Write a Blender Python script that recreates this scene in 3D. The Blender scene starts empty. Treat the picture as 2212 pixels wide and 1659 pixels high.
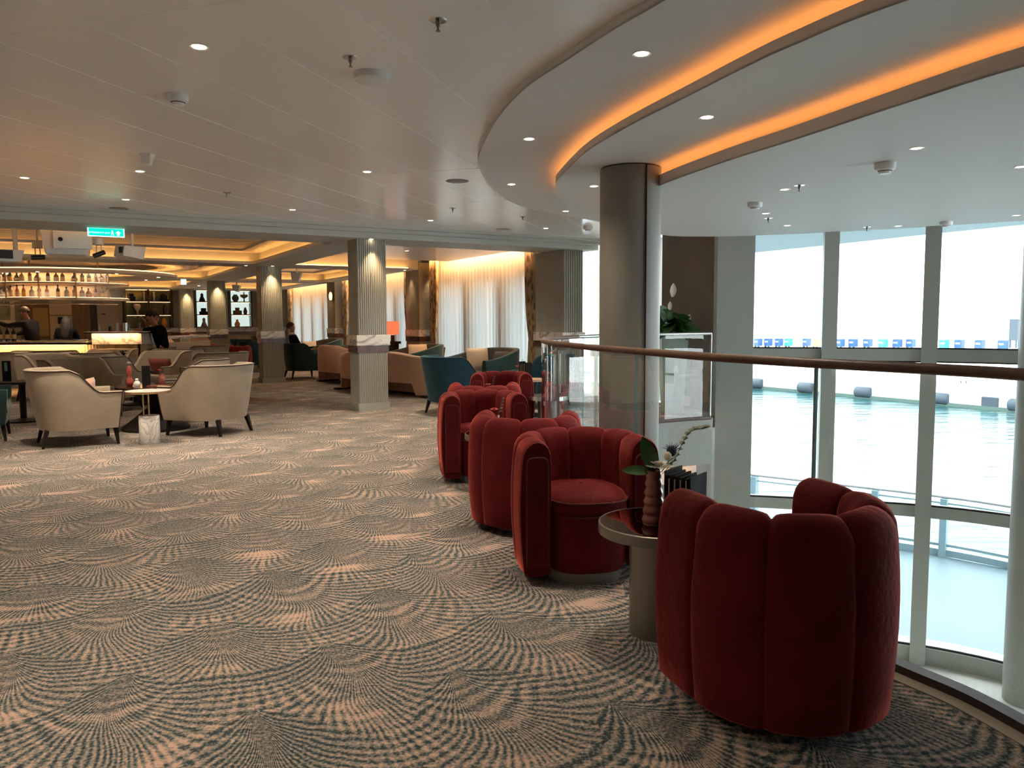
import bpy, bmesh, math, random
from mathutils import Vector, Matrix, noise
random.seed(7)
PI = math.pi
scene = bpy.context.scene
COL = scene.collection

# ------------------------------------------------------------------ camera, world, exposure
EYE = 1.35
F_PX = 1660.0
pitch, roll = math.atan(136/1660), 0.005
cd = bpy.data.cameras.new('camera'); cam = bpy.data.objects.new('camera', cd); COL.objects.link(cam)
fw = Vector((0, math.cos(pitch), -math.sin(pitch))); up0 = Vector((0, math.sin(pitch), math.cos(pitch))); rt0 = Vector((1, 0, 0))
rt = math.cos(roll)*rt0 - math.sin(roll)*up0; up = math.sin(roll)*rt0 + math.cos(roll)*up0
M = Matrix((rt, up, -fw)).transposed().to_4x4(); M.translation = (0, 0, EYE)
cam.matrix_world = M
cd.sensor_width = 36; cd.lens = 36*F_PX/2212; cd.clip_end = 2000; cd.clip_start = .05
scene.camera = cam
scene.view_settings.view_transform = 'Standard'; scene.view_settings.look = 'None'
scene.view_settings.gamma = 1; scene.view_settings.use_curve_mapping = False
scene.view_settings.exposure = 1.5
try:
    scene.cycles.use_denoising = True
    scene.cycles.max_bounces = 8; scene.cycles.diffuse_bounces = 4; scene.cycles.glossy_bounces = 3
    scene.cycles.use_adaptive_sampling = True; scene.cycles.adaptive_threshold = .12; scene.cycles.adaptive_min_samples = 16
    scene.cycles.transmission_bounces = 4; scene.cycles.transparent_max_bounces = 14
    scene.cycles.sample_clamp_indirect = 4.0; scene.cycles.caustics_refractive = False; scene.cycles.caustics_reflective = False
except Exception: pass
wd = bpy.data.worlds.new('sky'); scene.world = wd; wd.use_nodes = True
nt = wd.node_tree; nt.nodes.clear()
wo = nt.nodes.new('ShaderNodeOutputWorld'); bg = nt.nodes.new('ShaderNodeBackground')
bg.inputs[0].default_value = (.93, .97, 1.0, 1); bg.inputs[1].default_value = 2.6
nt.links.new(bg.outputs[0], wo.inputs[0])
sun = bpy.data.lights.new('sun', 'SUN'); sun.energy = 1.2; sun.angle = .2; sun.color = (1, .97, .9)
so = bpy.data.objects.new('sun', sun); COL.objects.link(so); so.rotation_euler = (math.radians(42), 0, math.radians(200))

# ------------------------------------------------------------------ helpers
def tag(o, label=None, cat=None, group=None, kind=None):
    if label: o['label'] = label
    if cat: o['category'] = cat
    if group: o['group'] = group
    if kind: o['kind'] = kind
    return o

def thing(name, label, cat, loc=(0, 0, 0), rz=0, group=None):
    o = bpy.data.objects.new(name, None); COL.objects.link(o)
    o.location = (loc[0], loc[1], loc[2] if len(loc) > 2 else 0); o.rotation_euler = (0, 0, rz); o.empty_display_size = .1
    return tag(o, label, cat, group)

def children(o): return [c for c in bpy.data.objects if c.parent == o]
def copy_tree(o, parent=None):
    kids = list(o.children)
    c = o.copy(); COL.objects.link(c); c.parent = parent
    for ch in kids: copy_tree(ch, c)
    return c
def dup(o, label, loc, rz=None, group=None):
    c = copy_tree(o); c.location = (loc[0], loc[1], loc[2] if len(loc) > 2 else 0)
    if rz is not None: c.rotation_euler = (0, 0, rz)
    c['label'] = label
    if group: c['group'] = group
    return c

class MB:
    def __init__(s): s.v = []; s.f = []; s.sm = []
    def add(s, vs, fs, smooth=False):
        b = len(s.v); s.v += [tuple(v) for v in vs]; s.f += [tuple(b+i for i in f) for f in fs]; s.sm += [smooth]*len(fs); return s
    def box(s, x0, x1, y0, y1, z0, z1, M=None):
        vs = [(x, y, z) for z in (z0, z1) for y in (y0, y1) for x in (x0, x1)]
        if M: vs = [M @ Vector(v) for v in vs]
        return s.add(vs, [(0, 2, 3, 1), (4, 5, 7, 6), (0, 1, 5, 4), (2, 6, 7, 3), (0, 4, 6, 2), (1, 3, 7, 5)])
    def hexa(s, p, q):      # bottom quad p, top quad q
        return s.add(list(p)+list(q), [(3, 2, 1, 0), (4, 5, 6, 7), (0, 1, 5, 4), (1, 2, 6, 5), (2, 3, 7, 6), (3, 0, 4, 7)])
    def lathe(s, prof, n=24, c=(0, 0, 0), smooth=True, M=None, cap=True):
        vs = []; fs = []
        for r, z in prof:
            for k in range(n):
                a = 2*PI*k/n; vs.append((c[0]+r*math.cos(a), c[1]+r*math.sin(a), c[2]+z))
        m = len(prof)
        for i in range(m-1):
            for k in range(n): fs.append((i*n+k, i*n+(k+1) % n, (i+1)*n+(k+1) % n, (i+1)*n+k))
        if M: vs = [M @ Vector(v) for v in vs]
        s.add(vs, fs, smooth)
        if cap:
            b = len(s.v)-m*n
            if prof[0][0] > 1e-4: s.f.append(tuple(b+k for k in range(n))[::-1]); s.sm.append(False)
            if prof[-1][0] > 1e-4: s.f.append(tuple(b+(m-1)*n+k for k in range(n))); s.sm.append(False)
        return s
    def cyl(s, p, q, r, r2=None, n=16, smooth=True):
        p, q = Vector(p), Vector(q); r2 = r if r2 is None else r2
        d = (q-p); L = d.length; z = d.normalized()
        x = z.orthogonal().normalized(); y = z.cross(x)
        Mx = Matrix((x, y, z)).transposed().to_4x4(); Mx.translation = p
        return s.lathe([(r, 0), (r2, L)], n, M=Mx, smooth=smooth)
    def tube(s, pts, r, n=8, closed=False, rs=None):
        pts = [Vector(p) for p in pts]; N = len(pts); vs = []; fs = []; prev = None
        for i, p in enumerate(pts):
            a = pts[(i-1) % N] if (closed or i > 0) else p; b = pts[(i+1) % N] if (closed or i < N-1) else p
            t = (b-a).normalized()
            if prev is None: x = t.orthogonal().normalized()
            else:
                x = prev-t*prev.dot(t); x = x.normalized() if x.length > 1e-6 else t.orthogonal().normalized()
            prev = x; y = t.cross(x); rr = rs[i] if rs else r
            for k in range(n):
                an = 2*PI*k/n; vs.append(p+rr*(math.cos(an)*x+math.sin(an)*y))
        for i in range(N if closed else N-1):
            j = (i+1) % N
            for k in range(n): fs.append((i*n+k, i*n+(k+1) % n, j*n+(k+1) % n, j*n+k))
        if not closed: fs.append(tuple(range(n))[::-1]); fs.append(tuple((N-1)*n+k for k in range(n)))
        return s.add(vs, fs, True)
    def prism(s, poly, z0, z1, smooth=False):
        n = len(poly); vs = [(p[0], p[1], z0) for p in poly]+[(p[0], p[1], z1) for p in poly]
        s.add(vs, [tuple(range(n))[::-1], tuple(range(n, 2*n))])
        b = len(s.v)-2*n
        for k in range(n): s.f.append((b+k, b+(k+1) % n, b+n+(k+1) % n, b+n+k)); s.sm.append(smooth)
        return s
    def grid(s, rows, closed_u=False, closed_v=False, smooth=True):   # rows: list of rows of points
        n = len(rows); m = len(rows[0]); vs = [p for r in rows for p in r]; fs = []
        for i in range(n if closed_v else n-1):
            for j in range(m if closed_u else m-1):
                fs.append((i*m+j, i*m+(j+1) % m, ((i+1) % n)*m+(j+1) % m, ((i+1) % n)*m+j))
        return s.add(vs, fs, smooth)
    def ell(s, c, r, n=16, m=10, M=None):
        c = Vector(c); rows = []
        for i in range(m+1):
            t = PI*i/m; rows.append([(c.x+r[0]*math.sin(t)*math.cos(2*PI*k/n), c.y+r[1]*math.sin(t)*math.sin(2*PI*k/n), c.z-r[2]*math.cos(t)) for k in range(n)])
        if M: rows = [[M @ Vector(p) for p in r_] for r_ in rows]
        return s.grid(rows, closed_u=True)
    def build(s, name, mat, parent=None, loc=None, bevel=0, fix=True, seg=2):
        me = bpy.data.meshes.new(name); me.from_pydata(s.v, [], s.f); me.update()
        me.polygons.foreach_set('use_smooth', s.sm)
        if fix:
            bm = bmesh.new(); bm.from_mesh(me); bmesh.ops.remove_doubles(bm, verts=bm.verts, dist=1e-5)
            bmesh.ops.recalc_face_normals(bm, faces=bm.faces)
            for e_ in bm.edges:
                if len(e_.link_faces) == 2 and e_.calc_face_angle(0) > .85: e_.smooth = False
            bm.to_mesh(me); bm.free()
        o = bpy.data.objects.new(name, me); COL.objects.link(o)
        if mat: me.materials.append(mat)
        if parent: o.parent = parent
        if loc: o.location = loc
        if bevel:
            b = o.modifiers.new('bevel', 'BEVEL'); b.width = bevel; b.segments = seg; b.limit_method = 'ANGLE'; b.angle_limit = .7
            b.harden_normals = False
        return o

def struct(name, mb, mat, **k):
    o = mb.build(name, mat, **k); o['kind'] = 'structure'; return o

def spline(P, n=8, closed=False):
    P = [Vector(p) for p in P]; out = []; N = len(P)
    for i in range(N if closed else N-1):
        p0 = P[(i-1) % N] if (closed or i > 0) else P[i]*2-P[i+1]
        p1 = P[i]; p2 = P[(i+1) % N]
        p3 = P[(i+2) % N] if (closed or i+2 < N) else p2*2-p1
        for k in range(n):
            t = k/n
            out.append(.5*((2*p1)+(p2-p0)*t+(2*p0-5*p1+4*p2-p3)*t*t+(3*p1-p0-3*p2+p3)*t**3))
    if not closed: out.append(P[-1])
    return out
def sstep(a, b, x):
    t = min(1, max(0, (x-a)/(b-a))); return t*t*(3-2*t)

# ------------------------------------------------------------------ materials
def newmat(name):
    m = bpy.data.materials.new(name); m.use_nodes = True; n = m.node_tree; n.nodes.clear()
    out = n.nodes.new('ShaderNodeOutputMaterial'); return m, n, out
def mat(name, col, rough=.6, metal=0, sheen=0, bump=0, bscale=60, var=0, vscale=8, spec=.5, coat=0, sheen_tint=None, col2=None, stretch=None, alpha=1, trans=0):
    m, n, out = newmat(name); p = n.nodes.new('ShaderNodeBsdfPrincipled'); n.links.new(p.outputs[0], out.inputs[0])
    p.inputs['Base Color'].default_value = (*col, 1); p.inputs['Roughness'].default_value = rough; p.inputs['Metallic'].default_value = metal
    p.inputs['Specular IOR Level'].default_value = spec; p.inputs['Coat Weight'].default_value = coat
    p.inputs['Sheen Weight'].default_value = sheen; p.inputs['Sheen Roughness'].default_value = .35
    if trans: p.inputs['Transmission Weight'].default_value = trans
    if sheen_tint: p.inputs['Sheen Tint'].default_value = (*sheen_tint, 1)
    tc = n.nodes.new('ShaderNodeTexCoord'); src = tc.outputs['Object']
    if stretch:
        mp = n.nodes.new('ShaderNodeMapping'); mp.inputs['Scale'].default_value = stretch; n.links.new(src, mp.inputs[0]); src = mp.outputs[0]
    if var or col2:
        nz = n.nodes.new('ShaderNodeTexNoise'); nz.inputs['Scale'].default_value = vscale; nz.inputs['Detail'].default_value = 5; n.links.new(src, nz.inputs['Vector'])
        r = n.nodes.new('ShaderNodeValToRGB'); r.color_ramp.elements[0].position = .3; r.color_ramp.elements[1].position = .7
        a = col if col2 else tuple(c*(1-var) for c in col); b = col2 if col2 else tuple(min(1, c*(1+var)) for c in col)
        r.color_ramp.elements[0].color = (*a, 1); r.color_ramp.elements[1].color = (*b, 1)
        n.links.new(nz.outputs[0], r.inputs[0]); n.links.new(r.outputs[0], p.inputs['Base Color'])
    if bump:
        nb = n.nodes.new('ShaderNodeTexNoise'); nb.inputs['Scale'].default_value = bscale; nb.inputs['Detail'].default_value = 3; n.links.new(src, nb.inputs['Vector'])
        bp = n.nodes.new('ShaderNodeBump'); bp.inputs['Strength'].default_value = bump; bp.inputs['Distance'].default_value = .01
        n.links.new(nb.outputs[0], bp.inputs['Height']); n.links.new(bp.outputs[0], p.inputs['Normal'])
    return m
def emit(name, col, st):
    m, n, out = newmat(name); e = n.nodes.new('ShaderNodeEmission'); e.inputs[0].default_value = (*col, 1); e.inputs[1].default_value = st
    n.links.new(e.outputs[0], out.inputs[0]); return m
def glass(name, tint=(1, 1, 1), refl=.05, rough=0, mixd=0, dcol=(.8, .9, .9)):
    m, n, out = newmat(name); t = n.nodes.new('ShaderNodeBsdfTransparent'); t.inputs[0].default_value = (*tint, 1)
    g = n.nodes.new('ShaderNodeBsdfGlossy'); g.inputs['Roughness'].default_value = rough; g.inputs[0].default_value = (1, 1, 1, 1)
    f = n.nodes.new('ShaderNodeFresnel'); f.inputs[0].default_value = 1.5
    mu = n.nodes.new('ShaderNodeMath'); mu.operation = 'MULTIPLY'; mu.inputs[1].default_value = refl/.05
    gm = n.nodes.new('ShaderNodeNewGeometry'); fr_ = n.nodes.new('ShaderNodeMath'); fr_.operation = 'SUBTRACT'; fr_.inputs[0].default_value = 1.0; n.links.new(gm.outputs['Backfacing'], fr_.inputs[1])
    ff = n.nodes.new('ShaderNodeMath'); ff.operation = 'MULTIPLY'; n.links.new(f.outputs[0], ff.inputs[0]); n.links.new(fr_.outputs[0], ff.inputs[1]); n.links.new(ff.outputs[0], mu.inputs[0])
    cl = n.nodes.new('ShaderNodeMath'); cl.operation = 'MINIMUM'; cl.inputs[1].default_value = .9; n.links.new(mu.outputs[0], cl.inputs[0])
    mx = n.nodes.new('ShaderNodeMixShader'); n.links.new(cl.outputs[0], mx.inputs[0]); n.links.new(t.outputs[0], mx.inputs[1]); n.links.new(g.outputs[0], mx.inputs[2])
    last = mx
    if mixd:
        d = n.nodes.new('ShaderNodeBsdfDiffuse'); d.inputs[0].default_value = (*dcol, 1)
        m2 = n.nodes.new('ShaderNodeMixShader'); m2.inputs[0].default_value = mixd; n.links.new(mx.outputs[0], m2.inputs[1]); n.links.new(d.outputs[0], m2.inputs[2]); last = m2
    n.links.new(last.outputs[0], out.inputs[0]); return m

def m_(n, op, a, b=None, c=None):
    x = n.nodes.new('ShaderNodeMath'); x.operation = op
    for i, q in enumerate((a, b, c)):
        if q is None: continue
        if isinstance(q, (int, float)): x.inputs[i].default_value = q
        else: n.links.new(q, x.inputs[i])
    return x.outputs[0]

def carpet_mat():
    m, n, out = newmat('fan_carpet'); p = n.nodes.new('ShaderNodeBsdfPrincipled'); n.links.new(p.outputs[0], out.inputs[0])
    p.inputs['Roughness'].default_value = .95; p.inputs['Specular IOR Level'].default_value = .1
    tc = n.nodes.new('ShaderNodeTexCoord')
    mp = n.nodes.new('ShaderNodeMapping'); mp.inputs['Rotation'].default_value = (0, 0, math.radians(-28)); n.links.new(tc.outputs['Object'], mp.inputs[0])
    # gentle warp so that no two fans are alike
    wn = n.nodes.new('ShaderNodeTexNoise'); wn.inputs['Scale'].default_value = 1.3; wn.inputs['Detail'].default_value = 1; n.links.new(mp.outputs[0], wn.inputs['Vector'])
    vs = n.nodes.new('ShaderNodeVectorMath'); vs.operation = 'SUBTRACT'; n.links.new(wn.outputs['Color'], vs.inputs[0]); vs.inputs[1].default_value = (.5, .5, .5)
    vm = n.nodes.new('ShaderNodeVectorMath'); vm.operation = 'SCALE'; n.links.new(vs.outputs[0], vm.inputs[0]); vm.inputs['Scale'].default_value = .30
    va = n.nodes.new('ShaderNodeVectorMath'); va.operation = 'ADD'; n.links.new(mp.outputs[0], va.inputs[0]); n.links.new(vm.outputs[0], va.inputs[1])
    sp = n.nodes.new('ShaderNodeSeparateXYZ'); n.links.new(va.outputs[0], sp.inputs[0]); X, Y = sp.outputs[0], sp.outputs[1]
    w, h = .78, .50
    xw = m_(n, 'DIVIDE', X, w)
    c = m_(n, 'MULTIPLY', m_(n, 'COSINE', m_(n, 'MULTIPLY', xw, 2*PI)), .30)
    f = m_(n, 'MULTIPLY', m_(n, 'FRACT', m_(n, 'DIVIDE', Y, 2*h)), 2.0)
    lowB = m_(n, 'LESS_THAN', f, c)
    isA = m_(n, 'MULTIPLY', m_(n, 'SUBTRACT', 1.0, lowB), m_(n, 'LESS_THAN', f, m_(n, 'SUBTRACT', 1.0, c)))
    notA = m_(n, 'SUBTRACT', 1.0, isA)
    yA = m_(n, 'SUBTRACT', f, m_(n, 'MULTIPLY', m_(n, 'GREATER_THAN', f, 1.3), 2.0))
    yB = m_(n, 'ADD', m_(n, 'SUBTRACT', f, 1.0), m_(n, 'MULTIPLY', m_(n, 'LESS_THAN', f, .3), 2.0))
    dA = m_(n, 'ABSOLUTE', m_(n, 'SUBTRACT', m_(n, 'MULTIPLY', m_(n, 'FRACT', xw), 2.0), 1.0)); dB = m_(n, 'SUBTRACT', 1.0, dA)
    jn = n.nodes.new('ShaderNodeTexNoise'); jn.inputs['Scale'].default_value = 11; jn.inputs['Detail'].default_value = 2; n.links.new(mp.outputs[0], jn.inputs['Vector'])
    jit = m_(n, 'MULTIPLY', m_(n, 'SUBTRACT', jn.outputs[0], .5), .9)
    def fan(d, y, N):
        # strands leave the apex together, run down the stem and peel off sideways
        t = m_(n, 'SUBTRACT', 1.42, y); xs = m_(n, 'SINE', m_(n, 'MULTIPLY', d, PI/2))
        rr = m_(n, 'DIVIDE', xs, m_(n, 'ADD', xs, m_(n, 'MULTIPLY', m_(n, 'POWER', t, 2.2), .62)))
        return m_(n, 'SINE', m_(n, 'MULTIPLY', m_(n, 'ADD', m_(n, 'MULTIPLY', rr, N), jit), 2*PI))
    fa, fb = fan(dA, yA, 19.0), fan(dB, yB, 19.0)
    main = m_(n, 'ADD', m_(n, 'MULTIPLY', fa, isA), m_(n, 'MULTIPLY', fb, notA)); oth = m_(n, 'ADD', m_(n, 'MULTIPLY', fa, notA), m_(n, 'MULTIPLY', fb, isA))
    dm = m_(n, 'ADD', m_(n, 'MULTIPLY', dA, isA), m_(n, 'MULTIPLY', dB, notA)); ym = m_(n, 'ADD', m_(n, 'MULTIPLY', yA, isA), m_(n, 'MULTIPLY', yB, notA))
    tn = n.nodes.new('ShaderNodeTexNoise'); tn.inputs['Scale'].default_value = 3.2; tn.inputs['Detail'].default_value = 3; n.links.new(mp.outputs[0], tn.inputs['Vector'])
    tone = m_(n, 'SUBTRACT', tn.outputs[0], .5)
    cross = m_(n, 'MULTIPLY', m_(n, 'MAXIMUM', m_(n, 'ADD', m_(n, 'MULTIPLY', tone, 4.0), .35), 0.0), .30)
    st = m_(n, 'ADD', .53, m_(n, 'ADD', m_(n, 'MULTIPLY', main, .27), m_(n, 'MULTIPLY', oth, cross)))
    fn = n.nodes.new('ShaderNodeTexNoise'); fn.inputs['Scale'].default_value = 85; fn.inputs['Detail'].default_value = 2; n.links.new(tc.outputs['Object'], fn.inputs['Vector'])
    st2 = m_(n, 'ADD', st, m_(n, 'MULTIPLY', m_(n, 'SUBTRACT', fn.outputs[0], .5), 1.8))
    # peach crescents where the strands of a fan gather at its foot, darker hollows beside the stem head
    foot = m_(n, 'MULTIPLY', m_(n, 'MAXIMUM', m_(n, 'SUBTRACT', 1.0, m_(n, 'MULTIPLY', dm, 2.0)), 0.0), m_(n, 'MAXIMUM', m_(n, 'SUBTRACT', 1.0, m_(n, 'MULTIPLY', m_(n, 'ABSOLUTE', m_(n, 'SUBTRACT', ym, .06)), 4.5)), 0.0))
    head = m_(n, 'MULTIPLY', m_(n, 'MAXIMUM', m_(n, 'SUBTRACT', ym, .35), 0.0), -.16)
    st4 = m_(n, 'ADD', m_(n, 'ADD', st2, m_(n, 'MULTIPLY', foot, m_(n, 'MAXIMUM', m_(n, 'ADD', m_(n, 'MULTIPLY', tone, 4.0), .22), 0.0))), m_(n, 'ADD', m_(n, 'MULTIPLY', tone, .45), head))
    r = n.nodes.new('ShaderNodeValToRGB'); e = r.color_ramp.elements
    e[0].position = .0; e[0].color = (.040, .055, .060, 1); e[1].position = 1.0; e[1].color = (.62, .43, .34, 1)
    for pos, cc in ((.22, (.07, .09, .095)), (.45, (.205, .21, .195)), (.72, (.37, .295, .245))):
        q = e.new(pos); q.color = (*cc, 1)
    n.links.new(st4, r.inputs[0]); n.links.new(r.outputs[0], p.inputs['Base Color'])
    bp = n.nodes.new('ShaderNodeBump'); bp.inputs['Strength'].default_value = .5; bp.inputs['Distance'].default_value = .008; n.links.new(fn.outputs[0], bp.inputs['Height']); n.links.new(bp.outputs[0], p.inputs['Normal'])
    return m

def wave_mat(name, col, rough, scale, strength, metal=0, rot=30, dist=.02):
    m, n, out = newmat(name); p = n.nodes.new('ShaderNodeBsdfPrincipled'); n.links.new(p.outputs[0], out.inputs[0])
    p.inputs['Base Color'].default_value = (*col, 1); p.inputs['Roughness'].default_value = rough; p.inputs['Metallic'].default_value = metal
    tc = n.nodes.new('ShaderNodeTexCoord'); mp = n.nodes.new('ShaderNodeMapping'); mp.inputs['Rotation'].default_value = (0, 0, math.radians(-rot)); n.links.new(tc.outputs['Object'], mp.inputs[0])
    wv = n.nodes.new('ShaderNodeTexWave'); wv.bands_direction = 'Y'; wv.inputs['Scale'].default_value = scale; wv.inputs['Distortion'].default_value = 3.5; wv.inputs['Detail'].default_value = 1; wv.inputs['Detail Scale'].default_value = .6
    n.links.new(mp.outputs[0], wv.inputs['Vector'])
    bp = n.nodes.new('ShaderNodeBump'); bp.inputs['Strength'].default_value = strength; bp.inputs['Distance'].default_value = dist
    n.links.new(wv.outputs[1], bp.inputs['Height']); n.links.new(bp.outputs[0], p.inputs['Normal']); return m

def marble_mat(name, base=(.72, .68, .62), vein=(.25, .22, .2), scale=2.2, rough=.25):
    m, n, out = newmat(name); p = n.nodes.new('ShaderNodeBsdfPrincipled'); n.links.new(p.outputs[0], out.inputs[0]); p.inputs['Roughness'].default_value = rough
    tc = n.nodes.new('ShaderNodeTexCoord'); nz = n.nodes.new('ShaderNodeTexNoise'); nz.inputs['Scale'].default_value = scale; nz.inputs['Detail'].default_value = 6; nz.inputs['Distortion'].default_value = 1.2
    n.links.new(tc.outputs['Object'], nz.inputs['Vector'])
    a = m_(n, 'ABSOLUTE', m_(n, 'SUBTRACT', nz.outputs[0], .5))
    r = n.nodes.new('ShaderNodeValToRGB'); e = r.color_ramp.elements; e[0].position = 0; e[0].color = (*vein, 1); e[1].position = .05; e[1].color = (*base, 1)
    q = e.new(.015); q.color = (*[.5*(x+y) for x, y in zip(base, vein)], 1)
    n.links.new(a, r.inputs[0]); n.links.new(r.outputs[0], p.inputs['Base Color']); return m

def sheer_mat():
    m, n, out = newmat('sheer_voile')
    t = n.nodes.new('ShaderNodeBsdfTranslucent'); t.inputs[0].default_value = (.42, .475, .48, 1)
    d = n.nodes.new('ShaderNodeBsdfDiffuse'); d.inputs[0].default_value = (.86, .84, .80, 1)
    tr = n.nodes.new('ShaderNodeBsdfTransparent')
    a = n.nodes.new('ShaderNodeMixShader'); a.inputs[0].default_value = .5; n.links.new(t.outputs[0], a.inputs[1]); n.links.new(d.outputs[0], a.inputs[2])
    b = n.nodes.new('ShaderNodeMixShader'); b.inputs[0].default_value = .04; n.links.new(a.outputs[0], b.inputs[1]); n.links.new(tr.outputs[0], b.inputs[2])
    n.links.new(b.outputs[0], out.inputs[0]); return m

def water_mat():
    m, n, out = newmat('harbour_water'); p = n.nodes.new('ShaderNodeBsdfPrincipled'); n.links.new(p.outputs[0], out.inputs[0])
    p.inputs['Roughness'].default_value = .1; p.inputs['Specular IOR Level'].default_value = .22
    tc = n.nodes.new('ShaderNodeTexCoord'); mp = n.nodes.new('ShaderNodeMapping'); mp.inputs['Scale'].default_value = (.35, 1.0, 1); n.links.new(tc.outputs['Object'], mp.inputs[0])
    nz = n.nodes.new('ShaderNodeTexNoise'); nz.inputs['Scale'].default_value = .55; nz.inputs['Detail'].default_value = 5; n.links.new(mp.outputs[0], nz.inputs['Vector'])
    r = n.nodes.new('ShaderNodeValToRGB'); e = r.color_ramp.elements; e[0].position = .4; e[0].color = (.005, .040, .048, 1); e[1].position = .62; e[1].color = (.035, .125, .135, 1)
    n.links.new(nz.outputs[0], r.inputs[0]); n.links.new(r.outputs[0], p.inputs['Base Color'])
    bp = n.nodes.new('ShaderNodeBump'); bp.inputs['Strength'].default_value = .9; bp.inputs['Distance'].default_value = .35; n.links.new(nz.outputs[0], bp.inputs['Height']); n.links.new(bp.outputs[0], p.inputs['Normal'])
    return m

def stripe_mat(name, c1, c2, scale):
    m, n, out = newmat(name); p = n.nodes.new('ShaderNodeBsdfPrincipled'); n.links.new(p.outputs[0], out.inputs[0]); p.inputs['Roughness'].default_value = .85
    tc = n.nodes.new('ShaderNodeTexCoord'); mp = n.nodes.new('ShaderNodeMapping'); mp.inputs['Scale'].default_value = (1, 1, .45); n.links.new(tc.outputs['Object'], mp.inputs[0])
    vz = n.nodes.new('ShaderNodeTexVoronoi'); vz.inputs['Scale'].default_value = scale; n.links.new(mp.outputs[0], vz.inputs['Vector'])
    r = n.nodes.new('ShaderNodeValToRGB'); e = r.color_ramp.elements; e[0].position = .25; e[0].color = (*c1, 1); e[1].position = .6; e[1].color = (*c2, 1)
    n.links.new(vz.outputs[0], r.inputs[0]); n.links.new(r.outputs[0], p.inputs['Base Color']); return m

CARPET = carpet_mat()
CEIL = mat('ceiling_panel_paint', (.90, .88, .86), .2, spec=.5)
CEILW = mat('white_plaster', (.64, .625, .605), .6)
BEAMP = mat('beam_paint', (.50, .53, .50), .55)
PANEL = mat('sage_grey_panel', (.36, .37, .33), .6, var=.06, vscale=3)
WALLG = mat('taupe_fabric_wall', (.30, .27, .21), .8, var=.08, vscale=5, bump=.2, bscale=200)
COLG = mat('grey_column_paint', (.22, .215, .195), .45)
DARKW = mat('dark_taupe_wall', (.20, .17, .145), .5, var=.1, vscale=2)
PALEW = mat('pale_grey_wall', (.30, .315, .29), .5)
FRAME = mat('window_frame_paint', (.38, .41, .38), .5)
MARBLE = marble_mat('white_marble')
MARBLE2 = marble_mat('side_table_marble', (.80, .78, .74), (.45, .42, .4), 6, .2)
PURPLE = mat('aubergine_marble', (.075, .03, .028), .2, col2=(.14, .06, .05), vscale=9)
SHEER = sheer_mat()
SHEER2 = SHEER.copy(); SHEER2.name = 'dimmed_voile'  # same voile, colour darkened to hold down the glare of its window
for q_ in SHEER2.node_tree.nodes:
    if q_.type == 'BSDF_TRANSLUCENT': q_.inputs[0].default_value = (.40, .37, .31, 1)
DRAPE = stripe_mat('patterned_drape', (.22, .13, .06), (.55, .43, .27), 14)
REDV = mat('rust_red_velvet', (.105, .008, .010), .8, sheen=.75, sheen_tint=(1, .20, .15), bump=.35, bscale=35, var=.25, vscale=5, spec=.12)
REDP = mat('red_piping', (.10, .010, .008), .7)
PLINTH = mat('grey_plinth', (.20, .19, .18), .4)
BRONZE = mat('brushed_bronze', (.26, .235, .20), .38, metal=.85, stretch=(60, 60, 1), bump=.1, bscale=4)
TABLETOP = mat('copper_mirror_top', (.20, .075, .045), .02, metal=1.0)
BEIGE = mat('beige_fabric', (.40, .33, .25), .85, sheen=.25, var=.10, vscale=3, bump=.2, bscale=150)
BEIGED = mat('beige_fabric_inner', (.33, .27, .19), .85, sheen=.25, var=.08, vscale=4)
PIPING = mat('brown_leather_piping', (.04, .018, .013), .4)
DARKLEG = mat('dark_stained_wood', (.014, .010, .009), .55, spec=.25)
BLUEV = mat('petrol_blue_velvet', (.016, .052, .075), .8, sheen=.35, sheen_tint=(.5, .8, .9), var=.15, vscale=6, spec=.2)
GREYV = mat('charcoal_grey_velvet', (.075, .07, .06), .8, sheen=.35, var=.1, vscale=6, spec=.2)
TEALV = mat('dark_teal_velvet', (.02, .05, .05), .8, sheen=.35, spec=.2)
PINKV = mat('salmon_pink_fabric', (.60, .36, .25), .85, sheen=.25, var=.06, vscale=3)
CREAM = mat('cream_cushion', (.72, .58, .43), .85, bump=.2, bscale=60)
ROSE = mat('rose_red_cushion', (.26, .055, .045), .85, sheen=.35, bump=.2, bscale=90)
BRASS = mat('brass', (.65, .42, .2), .25, metal=1)
DARKM = mat('black_metal', (.012, .012, .013), .4)
WOODD = mat('dark_wood', (.05, .025, .014), .4, var=.3, vscale=5, stretch=(1, 1, .15))
WOODM = mat('brown_wood_door', (.16, .085, .03), .45, var=.25, vscale=6, stretch=(4, 4, .3))
MUSTARD = mat('mustard_panel', (.40, .26, .09), .6)
RAIL = mat('brown_handrail', (.12, .065, .045), .42, var=.15, vscale=20)
STEEL = mat('stainless_steel', (.6, .6, .58), .2, metal=1)
WHITEP = mat('white_plastic', (.75, .75, .74), .4)
WHITEM = mat('white_enamel', (.80, .86, .88), .4)
GLASS = glass('clear_glass', (.95, .972, .968), .08)
WINGLASS = glass('window_glass', (.96, .985, .99), .06)
SEAM = mat('green_glass_edge', (.16, .30, .30), .15, spec=.8)
CASEG = glass('display_case_glass', (.96, .94, .9), .06, .05, .16, (.9, .78, .66))
LEAF = mat('leaf_green', (.035, .11, .022), .4, var=.3, vscale=10)
LEAF2 = mat('leaf_olive', (.10, .12, .05), .6)
PETAL = mat('white_petal', (.80, .74, .64), .6)
CORAL = mat('coral_petal', (.75, .16, .10), .6)
THISTLE = mat('blue_thistle', (.05, .06, .10), .7)
PINKGL = mat('pink_glass', (.30, .09, .08), .15, coat=.5, spec=.6)
REDGL = mat('red_glazed_ceramic', (.35, .07, .05), .15, coat=.5)
BLACKP = mat('black_card', (.010, .008, .008), .75, spec=.2)
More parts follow.
